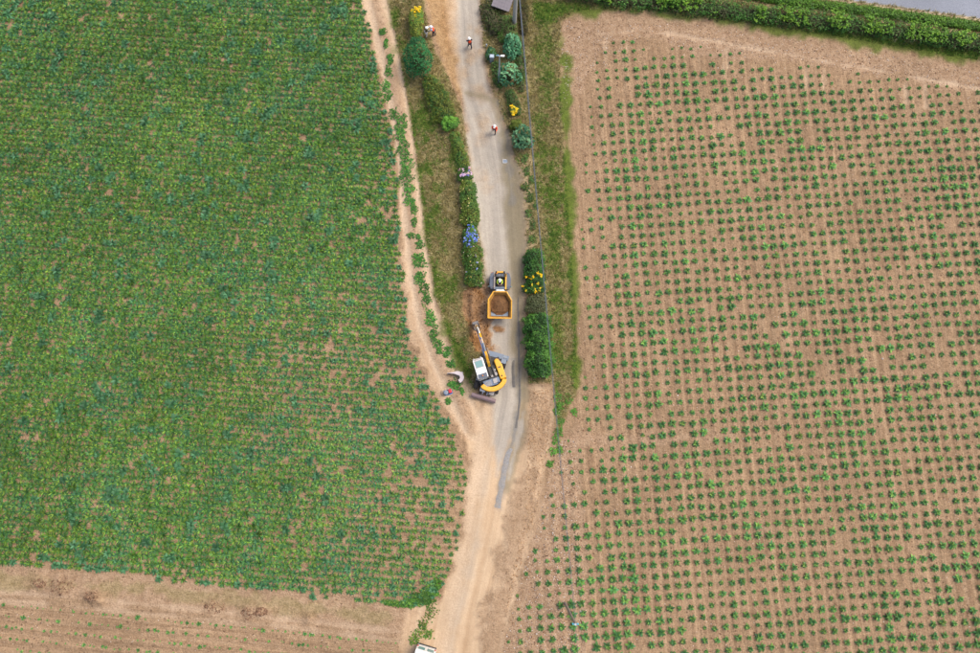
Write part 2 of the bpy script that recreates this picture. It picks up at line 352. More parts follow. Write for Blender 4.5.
def weights(x, y):
    n = len(x); W = np.zeros((n, 12)); W[:, 2] = 1.0
    e1 = fbm(x * 0.9, y * 0.9, 31, 4) - 0.5; e2 = fbm(x * 0.35, y * 0.35, 37, 3) - 0.5; e3 = fbm(x * 2.2, y * 2.2, 41, 2) - 0.5
    def lay(sd, c, soft=0.25, rag=0.8, op=1.0):
        nonlocal W
        a = np.clip(sstep(-soft, soft, sd + rag * (e1 * 1.2 + e2)) * op, 0, 1)
        W = W * (1 - a)[:, None]; W[:, c] += a; return a
    def line(pts, width, c, soft=0.15, rag=0.4, op=1.0):
        d, _, _ = seg_dist(x, y, GP(pts), False); return lay(width - d, c, soft, rag, op)
    # pale headlands
    lay(poly_sd(x, y, GP([(558, 18), (620, 12), (700, 20), (780, 32), (860, 44), (980, 66), (1500, 150), (1500, 190), (980, 92), (880, 76), (800, 64), (720, 52), (640, 40), (606, 44), (592, 70), (580, 95), (563, 100)])), 3, 0.5, 1.2, 0.75)
    lay(poly_sd(x, y, GP([(555, 436), (578, 428), (586, 560), (594, 660), (600, 860), (450, 860), (500, 660), (516, 590), (538, 515), (550, 455)])), 3, 0.5, 1.5, 0.72)
    line([(574, 440), (630, 440), (690, 436), (730, 432)], 0.45, 3, 0.4, 1.4, 0.7)
    line([(640, 216), (760, 212), (830, 205)], 0.3, 3, 0.4, 1.2, 0.5)
    line([(760, 530), (830, 540)], 0.4, 3, 0.4, 1.2, 0.5)
    lay(poly_sd(x, y, GP([(688, 38), (742, 47), (738, 60), (690, 57)])), 3, 0.2, 0.5, 0.8)
    for q in ([(598, 34), (640, 30.5), (690, 37), (750, 48), (830, 62), (900, 75), (980, 89), (1300, 150)],):
        line(q, 0.13, 11, 0.2, 0.45, 0.6)
    for bx, by, ln in ((605, 33, 40), (627, 31, 26), (723, 46, 30), (727, 44, 24), (806, 60, 26), (823, 64, 30), (905, 78, 24), (925, 80, 26)):
        line([(bx + 7, by - 1), (bx + 1, by + 5), (bx, by + 12), (bx + 1, by + ln)], 0.10, 11, 0.2, 0.5, 0.45)
    # fallow ground, lower left
    lay(poly_sd(x, y, GP([(-900, 470), (0, 563), (120, 573), (240, 586), (320, 596), (404, 606), (440, 610), (425, 660), (404, 640), (300, 622), (180, 610), (60, 598), (-900, 505)])), 3, 0.4, 0.9, 0.72)
    lay(poly_sd(x, y, GP([(404, 606), (450, 600), (436, 640), (420, 680), (398, 680)])), 1, 0.4, 1.0, 0.8)
    for o in (0, 9): line([(-60, 587 + o), (60, 596 + o), (180, 608 + o), (300, 620 + o), (400, 632 + o)], 0.12, 11, 0.2, 0.5, 0.4)
    line([(-60, 579), (120, 587), (300, 607), (400, 618)], 0.3, 4, 0.3, 1.6, 0.5)
    for mx, my, r, h in MOUNDS: lay(r * .75 - np.hypot(x - mx, (y - my) * 1.3), 2, .4, 2.2, .55)
    # farm track and left verge
    lay(poly_sd(x, y, TRACK), 1, 0.3, 1.1)
    lay(poly_sd(x, y, TRACK) - .2, 3, 0.5, 3.0, .45)
    dt, _, _ = seg_dist(x, y, TRACK_C, False)
    W = W * (1 - 0.5 * np.exp(-((dt - 0.02) / 0.42) ** 2))[:, None] + 0 * W; s = 1 - W.sum(1); W[:, 3] += s
    lay(np.where(poly_sd(x, y, TRACK) > 0, .30 - np.abs(dt - .9), -1), 11, .2, .5, .7)
    lay(poly_sd(x, y, LVERGE), 4, 0.2, 0.5)
    for cx_, cy_, r in ((395, 20, .5), (404, 45, .5), (424, 118, .8), (430, 170, .9), (434, 225, .8), (446, 290, 1.0), (450, 330, .8), (459, 350, .8), (466, 365, .7), (456, 155, .7), (473, 205, .6), (438, 262, .5), (424, 140, .5)):
        g = G(cx_, cy_); lay(r - np.hypot(x - g[0], (y - g[1]) * 0.5), 5, 0.6, 2.0, 0.75)
    line([(403, 62), (414, 125), (422, 185), (429, 240), (440, 298), (455, 345), (468, 372)], 0.18, 5, 0.2, 0.5, 0.7)
    # right verge
    lay(poly_sd(x, y, RVERGE), 4, 0.2, 0.5)
    line([(565, 60), (566, 120), (568, 190), (572, 250), (575, 310), (576, 385)], 0.42, 5, 0.3, 1.0, 0.95)
    line([(552, 150), (553, 200), (556, 250), (557, 320), (556, 370)], 0.7, 5, 0.5, 1.9, 0.7)
    line([(543, 20), (545, 80), (540, 130), (545, 200)], 0.9, 5, 0.5, 2.6, 0.55)
    line([(556, 385), (558, 420), (560, 450)], 0.35, 5, 0.3, 1.2, 0.8)
    line([(545, 12), (600, 2), (700, 12), (780, 26), (860, 37), (980, 56), (1200, 95)], 1.1, 5, 0.4, 1.3, 0.9)
    line([(545, -6), (640, 2), (760, 16), (860, 27), (980, 44), (1200, 80)], 1.0, 4, 0.3, 0.5, 0.8)
    line([(720, -2), (800, 10), (880, 21), (980, 36), (1200, 70)], 0.35, 3, 0.3, 0.6, 0.6)
    line([(700, -12), (790, 1), (870, 11), (980, 26), (1200, 58)], 0.6, 5, 0.2, 0.5, 0.9)
    line([(527, 160), (526, 200), (527, 235), (529, 250)], 0.5, 1, 0.4, 1.3, 0.6)
    line([(487, 60), (492, 85), (500, 95)], 0.45, 10, 0.4, 1.2, 0.6)
    # lane
    lay(poly_sd(x, y, SANDROAD), 1, 0.35, 1.0)
    ck = poly_sd(x, y, GP([(529, 388), (552, 388), (551, 440), (540, 505), (520, 575), (500, 655), (480, 720), (470, 690), (476, 653), (490, 600), (502, 545), (512, 500), (524, 450)])); lay(ck, 3, 0.5, 1.8, 0.6); lay(ck - .3, 2, .5, 3.2, .5)
    lay(poly_sd(x, y, TAN), 10, 0.25, 0.6)
    lay(poly_sd(x, y, TAN) - .6, 6, 0.5, 3.2, .35)
    lay(poly_sd(x, y, GP([(445, -400), (446, 0), (452, 40), (458, 75), (462, 98), (466, 70), (463, 30), (462, -400)])), 11, 0.6, 0.9, 0.8)
    g = lay(poly_sd(x, y, GRAVEL), 0, 0.45, 0.7, 0.94)
    line([(493, 430), (485, 480), (478, 530), (466, 585), (452, 640), (440, 700)], 0.25, 0, 0.6, 0.9, 0.5)
    line([(478, 490), (470, 535), (455, 590), (440, 640), (428, 690)], 0.2, 1, 0.4, 0.7, 0.5)
    line([(479, 20), (486, 60), (492, 92), (506, 133), (517, 185), (523, 240)], 0.25, 10, 0.4, 1.2, 0.35)
    for cx_, cy_, r in ((470, 55, .6), (465, 72, .7), (480, 88, .6), (469, 28, .4), (482, 128, .7), (487, 175, .6)):
        q = G(cx_, cy_); lay(r - np.hypot(x - q[0], (y - q[1]) * 0.6), 10, 0.7, 1.6, 0.5)
    lay(poly_sd(x, y, GP([(494, 100), (499, 135), (501, 160), (505, 200), (509, 250), (511, 330), (513, 380), (519, 400), (527, 384), (526, 280), (525, 240), (519, 180), (509, 133)])), 8, 0.5, 0.8, 0.9)
    line([(466, 92), (485, 97), (497, 102)], 0.22, 8, 0.25, 0.4, 0.7)
    line([(500, 105), (506, 130), (509, 160), (512, 200)], 0.18, 7, 0.2, 0.9, 0.45)
    line([(524, 392), (521, 425), (513, 458), (504, 486)], 0.65, 8, 0.3, 0.6, 0.75)
    line([(524, 405), (521, 428), (516, 446), (508, 480)], 0.25, 0, 0.2, 0.8, 0.8)
    line([(517, 297), (519, 340), (519, 400), (515, 432), (506, 468)], 0.12, 7, 0.15, 0.5, 0.7)
    line([(505, 466), (501, 488), (497, 508)], 0.40, 7, 0.25, 0.9, 0.35)
    line([(513, 361), (514, 386)], 0.22, 7, 0.15, 0.4, 0.5)
    line([(512, 359), (521, 360)], 0.18, 7, 0.15, 0.4, 0.6)
    lay(poly_sd(x, y, GP([(478, 410), (492, 405), (486, 470), (470, 560), (452, 640), (440, 720), (430, 700), (440, 640), (462, 540), (470, 470)])), 11, 0.7, 0.8, 0.75)
    # fresh earth
    lay(poly_sd(x, y, DUG) + .15, 6, 0.25, 1.7)
    lay(poly_sd(x, y, DUG) - .3, 3, 0.4, 4.5, .4)
    line([(484, 286), (486, 300), (486, 318)], .3, 3, .3, 1.2, .7)
    q = G(497, 328); lay(0.45 - np.hypot((x - q[0]) * 0.8, (y - q[1]) * 1.5), 6, 0.2, 1.6, 0.9)
    lay(poly_sd(x, y, TOPROAD), 9, 0.08, 0.05)
    line([(600, -33), (840, 1.2), (900, 9.3), (980, 20.6), (1500, 90)], 0.13, 11, 0.08, 0.1, 0.8)
    s = W.sum(1, keepdims=True); return W / np.maximum(s, 1e-6)

def build_land():
    def axis(lo, hi, step, far):
        core = np.arange(lo, hi + 1e-6, step); o = []; d = step
        p = hi
        while p < far: d *= 1.45; p += d; o.append(p)
        q = lo; d = step; l = []
        while q > -far: d *= 1.45; q -= d; l.append(q)
        return np.array(l[::-1] + list(core) + o)
    xs = axis(-58, 58, 0.2, 2500); ys = axis(-25, 55, 0.2, 2500)
    X, Y = np.meshgrid(xs, ys); nx, ny = len(xs), len(ys); x = X.ravel(); y = Y.ravel()
    z = heights(x, y); W = weights(x, y)
    Z = z.reshape(ny, nx); gy, gx = np.gradient(Z, ys, xs)
    Nn = np.stack([-gx.ravel(), -gy.ravel(), np.ones(x.size)], 1); Nn /= np.linalg.norm(Nn, axis=1, keepdims=True)
    d, al, sd = seg_dist(x, y, ROAD_C, False); lane = np.stack([d * sd, al, 0 * d], 1)
    dt, alt, sdt = seg_dist(x, y, TRACK_C, False); m = dt < d; lane[m] = np.stack([dt * sdt + 40, alt, 0 * d], 1)[m]
    tu, tv = field_uv(x, y); tilth = np.stack([tu, tv, 0 * tu], 1); m = (x < G(500, 500)[0]) & (y < G(420, 560)[1]) | (poly_sd(x, y, LFIELD) > 0); tilth[m] = np.stack([y + .085 * x + 200, x, 0 * x], 1)[m]
    i = np.arange(nx * ny).reshape(ny, nx)
    F = np.stack([i[:-1, :-1], i[:-1, 1:], i[1:, 1:], i[1:, :-1]], -1).reshape(-1, 4)
    cxm = x[F].mean(1); cym = y[F].mean(1)
    lab = np.zeros(len(F), int)
    P = lambda poly: poly_sd(cxm, cym, poly) > 0
    lab[P(GP([(577, 428), (590, 560), (600, 860), (3000, 860), (3000, 150), (980, 66), (860, 44), (780, 32), (700, 20), (620, 12), (558, 18), (563, 120), (572, 250), (577, 405)]))] = 1
    lab[P(GP([(450, 860), (500, 660), (516, 590), (538, 515), (550, 455), (556, 436), (577, 428), (590, 560), (600, 860)]))] = 1
    lab[P(LFIELD)] = 2
    lab[P(GP([(-900, 480), (0, 566), (120, 576), (240, 589), (320, 599), (408, 608), (436, 607), (424, 653), (390, 860), (-900, 860)]))] = 3
    lab[P(TRACK)] = 4; lab[P(LVERGE)] = 5; lab[P(RVERGE)] = 6; lab[P(SANDROAD)] = 7; lab[P(TAN)] = 8
    lab[P(GRAVEL)] = 7; lab[P(TOPROAD)] = 9; lab[P(DUG)] = 10
    names = {0: ('ground', 'outlying brown farmland around the fields', 'ground'),
             1: ('field', 'brown tilled soil of the right field with widely spaced plants', 'field'),
             2: ('field', 'brown soil under the dense green crop of the left field', 'field'),
             3: ('field', 'pale bare field with faint seedling rows at lower left', 'field'),
             4: ('track', 'sandy farm track with two wheel ruts along the left crop', 'track'),
             5: ('verge', 'dry grassy verge between farm track and lane hedge', 'verge'),
             6: ('verge', 'grassy verge right of the lane and along the top of the right field', 'verge'),
             7: ('road', 'winding pale gravel and dirt lane down the middle', 'road'),
             8: ('road_shoulder', 'orange sandy shoulder beside the upper lane', 'shoulder'),
             9: ('road', 'grey asphalt road cutting the top right corner', 'road'),
             10: ('excavated_earth', 'freshly dug orange brown earth left of the dumper', 'earth')}
    for k, (nm, lb, ct) in names.items():
        f = F[lab == k]
        if not len(f): continue
        u, inv = np.unique(f, return_inverse=True)
        me = np_mesh(nm, np.stack([x[u], y[u], z[u]], 1), inv.reshape(-1, 4), None, True)
        for q, an in enumerate(('wa', 'wb', 'wc')):
            a = me.attributes.new(an, 'FLOAT_COLOR', 'POINT'); a.data.foreach_set('color', W[u, q * 4:q * 4 + 4].astype(np.float32).ravel())
        a = me.attributes.new('lane', 'FLOAT_VECTOR', 'POINT'); a.data.foreach_set('vector', lane[u].astype(np.float32).ravel())
        a = me.attributes.new('tilth', 'FLOAT_VECTOR', 'POINT'); a.data.foreach_set('vector', tilth[u].astype(np.float32).ravel())
        me.normals_split_custom_set_from_vertices(Nn[u].tolist())
        tag(mesh_obj(nm, me, LAND), lb, ct, None, 'structure')
build_land()

# ------------------------------------------------------------------ plants: rosettes
def rosette(n, rad, hgt, wid, cols, seed, droop=0.35, elev=(0.15, 1.1)):
    r = np.random.default_rng(seed); V = []; F = []; C = []
    for i in range(n):
        q = i / (n - 1); a = i * 2.39996 + r.uniform(-.25, .25); el = elev[0] + (elev[1] - elev[0]) * q + r.uniform(-.1, .1)
        L = rad * (1.0 - 0.35 * q) * r.uniform(.8, 1.12); wd = wid * L * r.uniform(.8, 1.2)
        b = len(V); dx, dy = math.cos(a), math.sin(a); roll = r.uniform(-.35, .35)
        c = np.array(cols[r.integers(len(cols))]) * r.uniform(.60, 1.36)
        hx = 0.0; hz = 0.03 + hgt * 0.25 * q; px = [(hx, hz)]; e = el
        for k in range(3):
            hx += L / 3 * math.cos(e); hz += L / 3 * math.sin(e); e -= droop * (1 + .4 * k); px.append((hx, max(hz, 0.02)))
        for k, ww in enumerate((.3, 1.0, .85)):
            x0, z0 = px[k]
            for s in (-1, 1):
                o = s * wd * ww * .5
                V.append((dx * x0 - dy * o, dy * x0 + dx * o, z0 + s * roll * wd * ww * .5)); C.append(c)
        V.append((dx * px[3][0], dy * px[3][0], px[3][1])); C.append(c * 1.1)
        F += [(b, b + 2, b + 1), (b + 1, b + 2, b + 3), (b + 2, b + 4, b + 3), (b + 3, b + 4, b + 5), (b + 4, b + 6, b + 5)]
    return np.array(V), np.array(F), np.array(C)
def scatter(name, variants, P, rot, scl, vid, tint, m, label, cat, group=None):
    Vs = []; Fs = []; Cs = []; base = 0
    for k, (V, F, C) in enumerate(variants):
        idx = np.where(vid == k)[0]
        if not len(idx): continue
        c, s = np.cos(rot[idx]), np.sin(rot[idx]); q = scl[idx]
        x = (V[None, :, 0] * c[:, None] - V[None, :, 1] * s[:, None]) * q[:, None] + P[idx, 0:1]
        y = (V[None, :, 0] * s[:, None] + V[None, :, 1] * c[:, None]) * q[:, None] + P[idx, 1:2]
        z = V[None, :, 2] * q[:, None] + P[idx, 2:3]
        Vs.append(np.stack([x, y, z], -1).reshape(-1, 3)); n = len(V)
        Fs.append((F[None] + (base + np.arange(len(idx)) * n)[:, None, None]).reshape(-1, 3)); base += n * len(idx)
        Cs.append((C[None] * tint[idx][:, None, :]).reshape(-1, 3))
    o = mesh_obj(name, np_mesh(name, np.concatenate(Vs), np.concatenate(Fs), np.concatenate(Cs)), m)
    return tag(o, label, cat, group, 'stuff')
def individuals(name, variants, P, rot, scl, vid, m, label, cat, group):
    mes = [np_mesh(name, *v) for v in variants]
    for me in mes: me.materials.append(m)
    proto = {}
    for i in range(len(P)):
        k = int(vid[i])
        if k not in proto: o = bpy.data.objects.new(name, mes[k]); proto[k] = o
        else: o = proto[k].copy()
        COL.objects.link(o); o.location = P[i]; o.rotation_euler = (0, 0, float(rot[i])); o.scale = (float(scl[i]),) * 3
        tag(o, label, cat, group)

def in_view(x, y, pad=5.0):
    return (y < 48 + pad) & (y > -18.6 - pad) & (np.abs(x) < 47.0 + 0.092 * (y + 10) + pad)

# right field: artichoke-like plants on a square grid
GCOL = [(0.090, 0.240, 0.060), (0.072, 0.210, 0.075), (0.12, 0.275, 0.060), (0.060, 0.180, 0.056), (0.17, 0.32, 0.065)]
rv = [rosette(15 + k % 4, 0.5, 0.3, 0.36, GCOL, 100 + k) for k in range(10)]
uu, vv = np.meshgrid(np.arange(-40, 46) * 1.02, np.arange(-50, 40) * 1.01)
u = (uu + rng.normal(0, .045, uu.shape)).ravel(); v = (vv + rng.normal(0, .055, vv.shape)).ravel()
gx = GRID0[0] + u * CR - v * SR; gy = GRID0[1] + u * SR + v * CR
sd = poly_sd(gx, gy, RPLANT); dens = fbm(gx * .22, gy * .22, 61, 3)
edge = sstep(0, 5.0, sd)
keep = (sd > 0) & in_view(gx, gy) & (rng.random(gx.size) < 0.76 + 0.215 * edge - 0.12 * (dens < .33))
gx, gy, edge = gx[keep], gy[keep], edge[keep]
sc = (0.34 + 0.46 * rng.beta(2.4, 2.0, gx.size)) * (0.62 + 0.42 * edge) * (0.86 + .3 * fbm(gx * .15, gy * .15, 71, 2))
sc *= 1.52
P = np.stack([gx, gy, heights(gx, gy) - 0.01], 1); rot = rng.uniform(0, 6.28, gx.size); vid = rng.integers(0, 10, gx.size)
order = np.argsort(-np.where(in_view(gx, gy, -1.0), sc, 0)); big, rest = order[:300], order[300:]
tint = np.stack([1 + .3 * rng.random(rest.size) * (rng.random(rest.size) < .3), np.ones(rest.size), np.ones(rest.size)], 1) * rng.uniform(.85, 1.2, rest.size)[:, None]
individuals('artichoke_plant', rv, P[big], rot[big], sc[big], vid[big], LEAF, 'full leafy green plant set singly in the brown soil of the right field', 'plant', 'large plants of the right field')
scatter('artichoke_seedlings', rv, P[rest], rot[rest], sc[rest], vid[rest], tint, LEAF, 'smaller green plants spread in straight rows over the right field', 'plants')

# left field: dense rows of narrow-leaved crop, with blue-green plants among it
YG = [(0.092, 0.212, 0.026), (0.056, 0.155, 0.028), (0.036, 0.112, 0.034), (0.150, 0.260, 0.030), (0.062, 0.172, 0.044)]
BG = [(0.050, 0.165, 0.062), (0.066, 0.185, 0.084), (0.042, 0.140, 0.048), (0.085, 0.21, 0.10)]
lv = [rosette(18 + k % 3, 0.56, 0.3, 0.205, YG, 200 + k, 0.32, (0.2, 1.15)) for k in range(10)]
bv = [rosette(16, 0.6, 0.35, 0.32, BG, 300 + k, 0.35, (0.2, 1.1)) for k in range(6)]
ra = R(-3.6); cr, sr = math.cos(ra), math.sin(ra)
uu, vv = np.meshgrid(np.arange(-78, 78) * 0.47, np.arange(-60, 70) * 0.66)
u = (uu + rng.normal(0, .10, uu.shape)).ravel(); v = (vv + rng.normal(0, .04, vv.shape)).ravel()
o0 = G(200, 300); lx = o0[0] + u * cr - v * sr; ly = o0[1] + u * sr + v * cr
sd = poly_sd(lx, ly, LFIELD) + 0.5 * (fbm(lx * .8, ly * .8, 81, 2) - .6)
den = fbm(lx * .16, ly * .30, 83, 4)
bare = np.zeros(lx.size)
for (px, py, rx, ry) in ((375, 208, 2.8, .9), (365, 218, 2.0, .8), (385, 372, 2.8, .5), (400, 378, 2.0, .5), (352, 293, 1.0, .5), (112, 320, .5, .7), (290, 358, .8, .6), (35, 436, .9, .5), (180, 437, .6, .5), (85, 435, .6, .4), (430, 455, 2.5, .6), (440, 480, 3, .8), (300, 300, .7, .3), (420, 335, 1, 1.5), (130, 465, .8, .3), (455, 520, 1.5, 3)):
    q = G(px, py); bare = np.maximum(bare, 1 - (((lx - q[0]) / rx) ** 2 + ((ly - q[1]) / ry) ** 2) * .6)
q = G(430, 530); thin = np.clip(1 - np.hypot((lx - q[0]) / 16, (ly - q[1]) / 14), 0, 1)
q = G(350, 380); thin = np.maximum(thin, .8 * np.clip(1 - np.hypot((lx - q[0]) / 16, (ly - q[1]) / 12), 0, 1))
pk = 0.995 - 0.40 * np.clip(bare, 0, 1) - 0.08 * thin - 0.12 * sstep(.30, .22, den)
keep = (sd > 0.15) & in_view(lx, ly) & (rng.random(lx.size) < pk)
lx, ly, sd, thin = lx[keep], ly[keep], sd[keep], thin[keep]
ls = rng.uniform(.82, 1.28, lx.size) * (1 - .28 * thin ** .8) * (.78 + .22 * sstep(.2, 2.0, sd))
P = np.stack([lx, ly, heights(lx, ly) - 0.01], 1); rot = rng.uniform(0, 6.28, lx.size)
patch = .55 * fbm(lx * .9, ly * .9, 91, 2) + .11 * sstep(1.3, .3, sd) + .42 * rng.random(lx.size) + .07 * (fbm(lx * .09, ly * .09, 95, 2) - .5)
th = np.sort(patch)[-560]
isb = patch > th
bi = np.where(isb)[0]; gi = np.where(~isb)[0]
bo = bi[np.argsort(-ls[bi])]; b300, brest = bo[:300], bo[300:]
individuals('blue_green_crop_plant', bv, P[b300] + [0, 0, .08], rot[b300], ls[b300] * 1.05, rng.integers(0, 6, 300), LEAF, 'blue-green broad-leaved plant standing out among the dense left crop', 'plant', 'blue-green plants of the left field')
n = len(brest); scatter('blue_green_crop_plants', bv, P[brest] + [0, 0, .08], rot[brest], ls[brest] * 1.05, rng.integers(0, 6, n), np.ones((n, 3)), LEAF, 'smaller blue-green plants scattered among the dense left crop', 'plants')
vis = in_view(lx, ly, -1.0) ; go = gi[np.argsort(-(ls[gi] * vis[gi]))]; g300, grest = go[:300], go[300:]
vid = rng.integers(0, 10, lx.size)
individuals('crop_plant', lv, P[g300], rot[g300], ls[g300], vid[g300], LEAF, 'large bright green star-shaped plant in the dense left crop', 'plant', 'largest green plants of the left field')
n = len(grest); tn = fbm(lx[grest] * .45, ly[grest] * .45, 97, 3); tb = fbm(lx[grest] * .12, ly[grest] * .12, 99, 2)
bl = .45 * sstep(.56, .72, fbm(lx[grest] * .4 + 50, ly[grest] * .4, 96, 2)); tint = np.stack([.78 + .60 * tn + .2 * thin[grest] - .25 * bl, .86 + .28 * tn + .12 * thin[grest], 1.06 + .22 * tb + .55 * thin[grest] + .9 * bl], 1) * (rng.uniform(.80, 1.15, n) * (.84 + .38 * tb))[:, None]
scatter('crop_plants', lv, P[grest], rot[grest], ls[grest], vid[grest], tint, LEAF, 'dense green crop filling the left field in rows', 'crop')

# lower-left field: sparse seedlings
sx, sy, ss = [], [], []
for k in range(12):
    y0 = 604 + k * 11.0
    for px in np.arange(-60, 405, 6.5):
        if rng.random() < .85: sx.append(px + rng.normal(0, 2)); sy.append(y0 + px * .098 + rng.normal(0, .5)); ss.append(.20 + .60 * rng.beta(1.1, 3.4) * (1 + .05 * k))
g = np.array([G(a, b) for a, b in zip(sx, sy)]); ss = np.array(ss); n = len(ss)
ok = in_view(g[:, 0], g[:, 1], 3) & (poly_sd(g[:, 0], g[:, 1], GP([(-300, 570), (-60, 596), (400, 640), (404, 900), (-300, 900)])) > 0)
g, ss = g[ok], ss[ok]; n = len(ss); P = np.stack([g[:, 0], g[:, 1], heights(g[:, 0], g[:, 1]) - .01], 1)
rot = rng.uniform(0, 6.28, n); vid = rng.integers(0, 10, n)
o = np.argsort(-ss); individuals('seedling', rv, P[o[:80]], rot[o[:80]], ss[o[:80]], vid[o[:80]], LEAF, 'small green seedling in the rows of the pale lower left field', 'seedling', 'seedlings of the lower left field')
o = o[80:]; scatter('seedlings', rv, P[o], rot[o], ss[o], vid[o], np.ones((len(o), 3)), LEAF, 'tiny seedlings and weeds in faint rows at lower left', 'seedlings')

# ------------------------------------------------------------------ leafy bodies: bushes, hedges
def leaves(Pts, Nrm, size, cols, colsel, seed, aspect=0.6):
    """one folded leaf of four triangles... here two, per point"""
    r = np.random.default_rng(seed); n = len(Pts)
    d = Nrm * 0.8 + r.normal(0, .42, (n, 3)); d[:, 2] += .55; d /= np.linalg.norm(d, axis=1, keepdims=True)
    t = np.cross(d, r.normal(0, 1, (n, 3))); t /= np.linalg.norm(t, axis=1, keepdims=True); b = np.cross(d, t)
    s = (size * r.uniform(.6, 1.35, n))[:, None]
    a0 = Pts - t * s * .5; a1 = Pts + t * s * .5; m0 = Pts + b * s * aspect * .5 - d * s * .12; m1 = Pts - b * s * aspect * .5 - d * s * .12
    V = np.stack([a0, m0, a1, m1], 1).reshape(-1, 3); k = np.arange(n)[:, None] * 4
    F = np.concatenate([k + [0, 1, 2], k + [0, 2, 3]], 0)
    C = np.repeat(np.array(cols)[colsel] * r.uniform(.7, 1.35, (n, 1)), 4, axis=0)
    return V, F, C
def crown_points(n, rx, ry, h, seed, lump=0.28):
    """leaf places on a crown made of several overlapping boughs"""
    r = np.random.default_rng(seed); nl = 5 + int(min(14, 5 * rx * ry)); a = np.arange(nl) * 2.4 + r.uniform(0, 6); q = np.sqrt((np.arange(nl) + .4) / nl)
    cen = np.stack([np.cos(a) * q * .66, np.sin(a) * q * .66, .30 + .34 * (1 - q ** 2) + r.uniform(-.08, .14, nl)], 1)
    rad = r.uniform(.30, .30 + lump * .75, nl) * (1.25 if nl < 8 else 1.0); k = r.choice(nl, n, p=rad ** 2 / (rad ** 2).sum())
    d = r.normal(0, 1, (n, 3)); d /= np.linalg.norm(d, axis=1, keepdims=True); d[:, 2] = np.where(r.random(n) < .75, np.abs(d[:, 2]), d[:, 2])
    P = cen[k] + d * (rad[k] * (1 + .25 * (r.random(n) - .7)))[:, None] * [1, 1, .85]
    dist = np.linalg.norm((P[:, None] - cen[None]) / [1, 1, .85], axis=2) / rad[None]; dist[np.arange(n), k] = 9
    ok = (dist.min(1) > .82) & (P[:, 2] > .02); P, d = P[ok], d[ok]
    return P * [rx, ry, h], d
def stems(parent, rx, h, seed, n=5):
    r = random.Random(seed)
    for k in range(n):
        a = 6.283 * k / n + r.uniform(-.4, .4); q = rx * r.uniform(.25, .55)
        MB().tube([(.06 * math.cos(a), .06 * math.sin(a), -.08), (q * .4 * math.cos(a), q * .4 * math.sin(a), h * .4), (q * math.cos(a), q * math.sin(a), h * .8)], [.05, .035, .012], 6).build('stem', BARK, parent)
def flowers(parent, Pts, N, size, cols, seed, name='flowers'):
    r = np.random.default_rng(seed); Vs, Fs, Cs = [], [], []; b = 0
    for p, d in zip(Pts, N):
        c = np.array(cols[r.integers(len(cols))]); up = np.array([d[0] * .5, d[1] * .5, .8]); n5 = 10
        V, F, C = leaves(p + up * .06 + r.normal(0, size * .33, (n5, 3)) * [1, 1, .6], np.tile(up, (n5, 1)), size * .8, [c], np.zeros(n5, int), int(r.integers(1e6)), .9)
        Vs.append(V); Fs.append(F + b); Cs.append(C); b += len(V)
    o = mesh_obj(name, np_mesh(name, np.concatenate(Vs), np.concatenate(Fs), np.concatenate(Cs)), PETAL, parent); o['kind'] = 'stuff'
    return o
def weed(px, py, wpx, hpx, cols, label, group, n):
    SEED[0] += 1; r = np.random.default_rng(SEED[0]); x, y = G(px, py); rx, ry = wpx * .05, hpx * .05
    root = empty('weed_clump', (x, y, zat(x, y) - .01)); tag(root, label, 'weed', group)
    a = r.uniform(0, 6.283, n); q = np.sqrt(r.random(n)) * (.35 + 1.25 * fbm(np.cos(a) * 1.9 + SEED[0], np.sin(a) * 1.9, SEED[0], 2)) * r.uniform(.8, 1.25, n); P = np.stack([rx * q * np.cos(a), ry * q * np.sin(a), .05 + .20 * r.random(n) * (1.1 - .7 * q)], 1)
    V, F, C = leaves(P, np.tile([0, 0, 1.2], (n, 1)), .17, cols, r.integers(0, len(cols), n), SEED[0], .7); mesh_obj('leaves', np_mesh('leaves', V, F, C), LEAF, root)
    for k in range(3): MB().tube([(0, 0, -.05), (rx * .3 * math.cos(k * 2.1), ry * .3 * math.sin(k * 2.1), .08), (rx * .6 * math.cos(k * 2.1), ry * .6 * math.sin(k * 2.1), .13)], [.015, .012, .006], 5).build('stem', BARK, root)
SEED = [500]
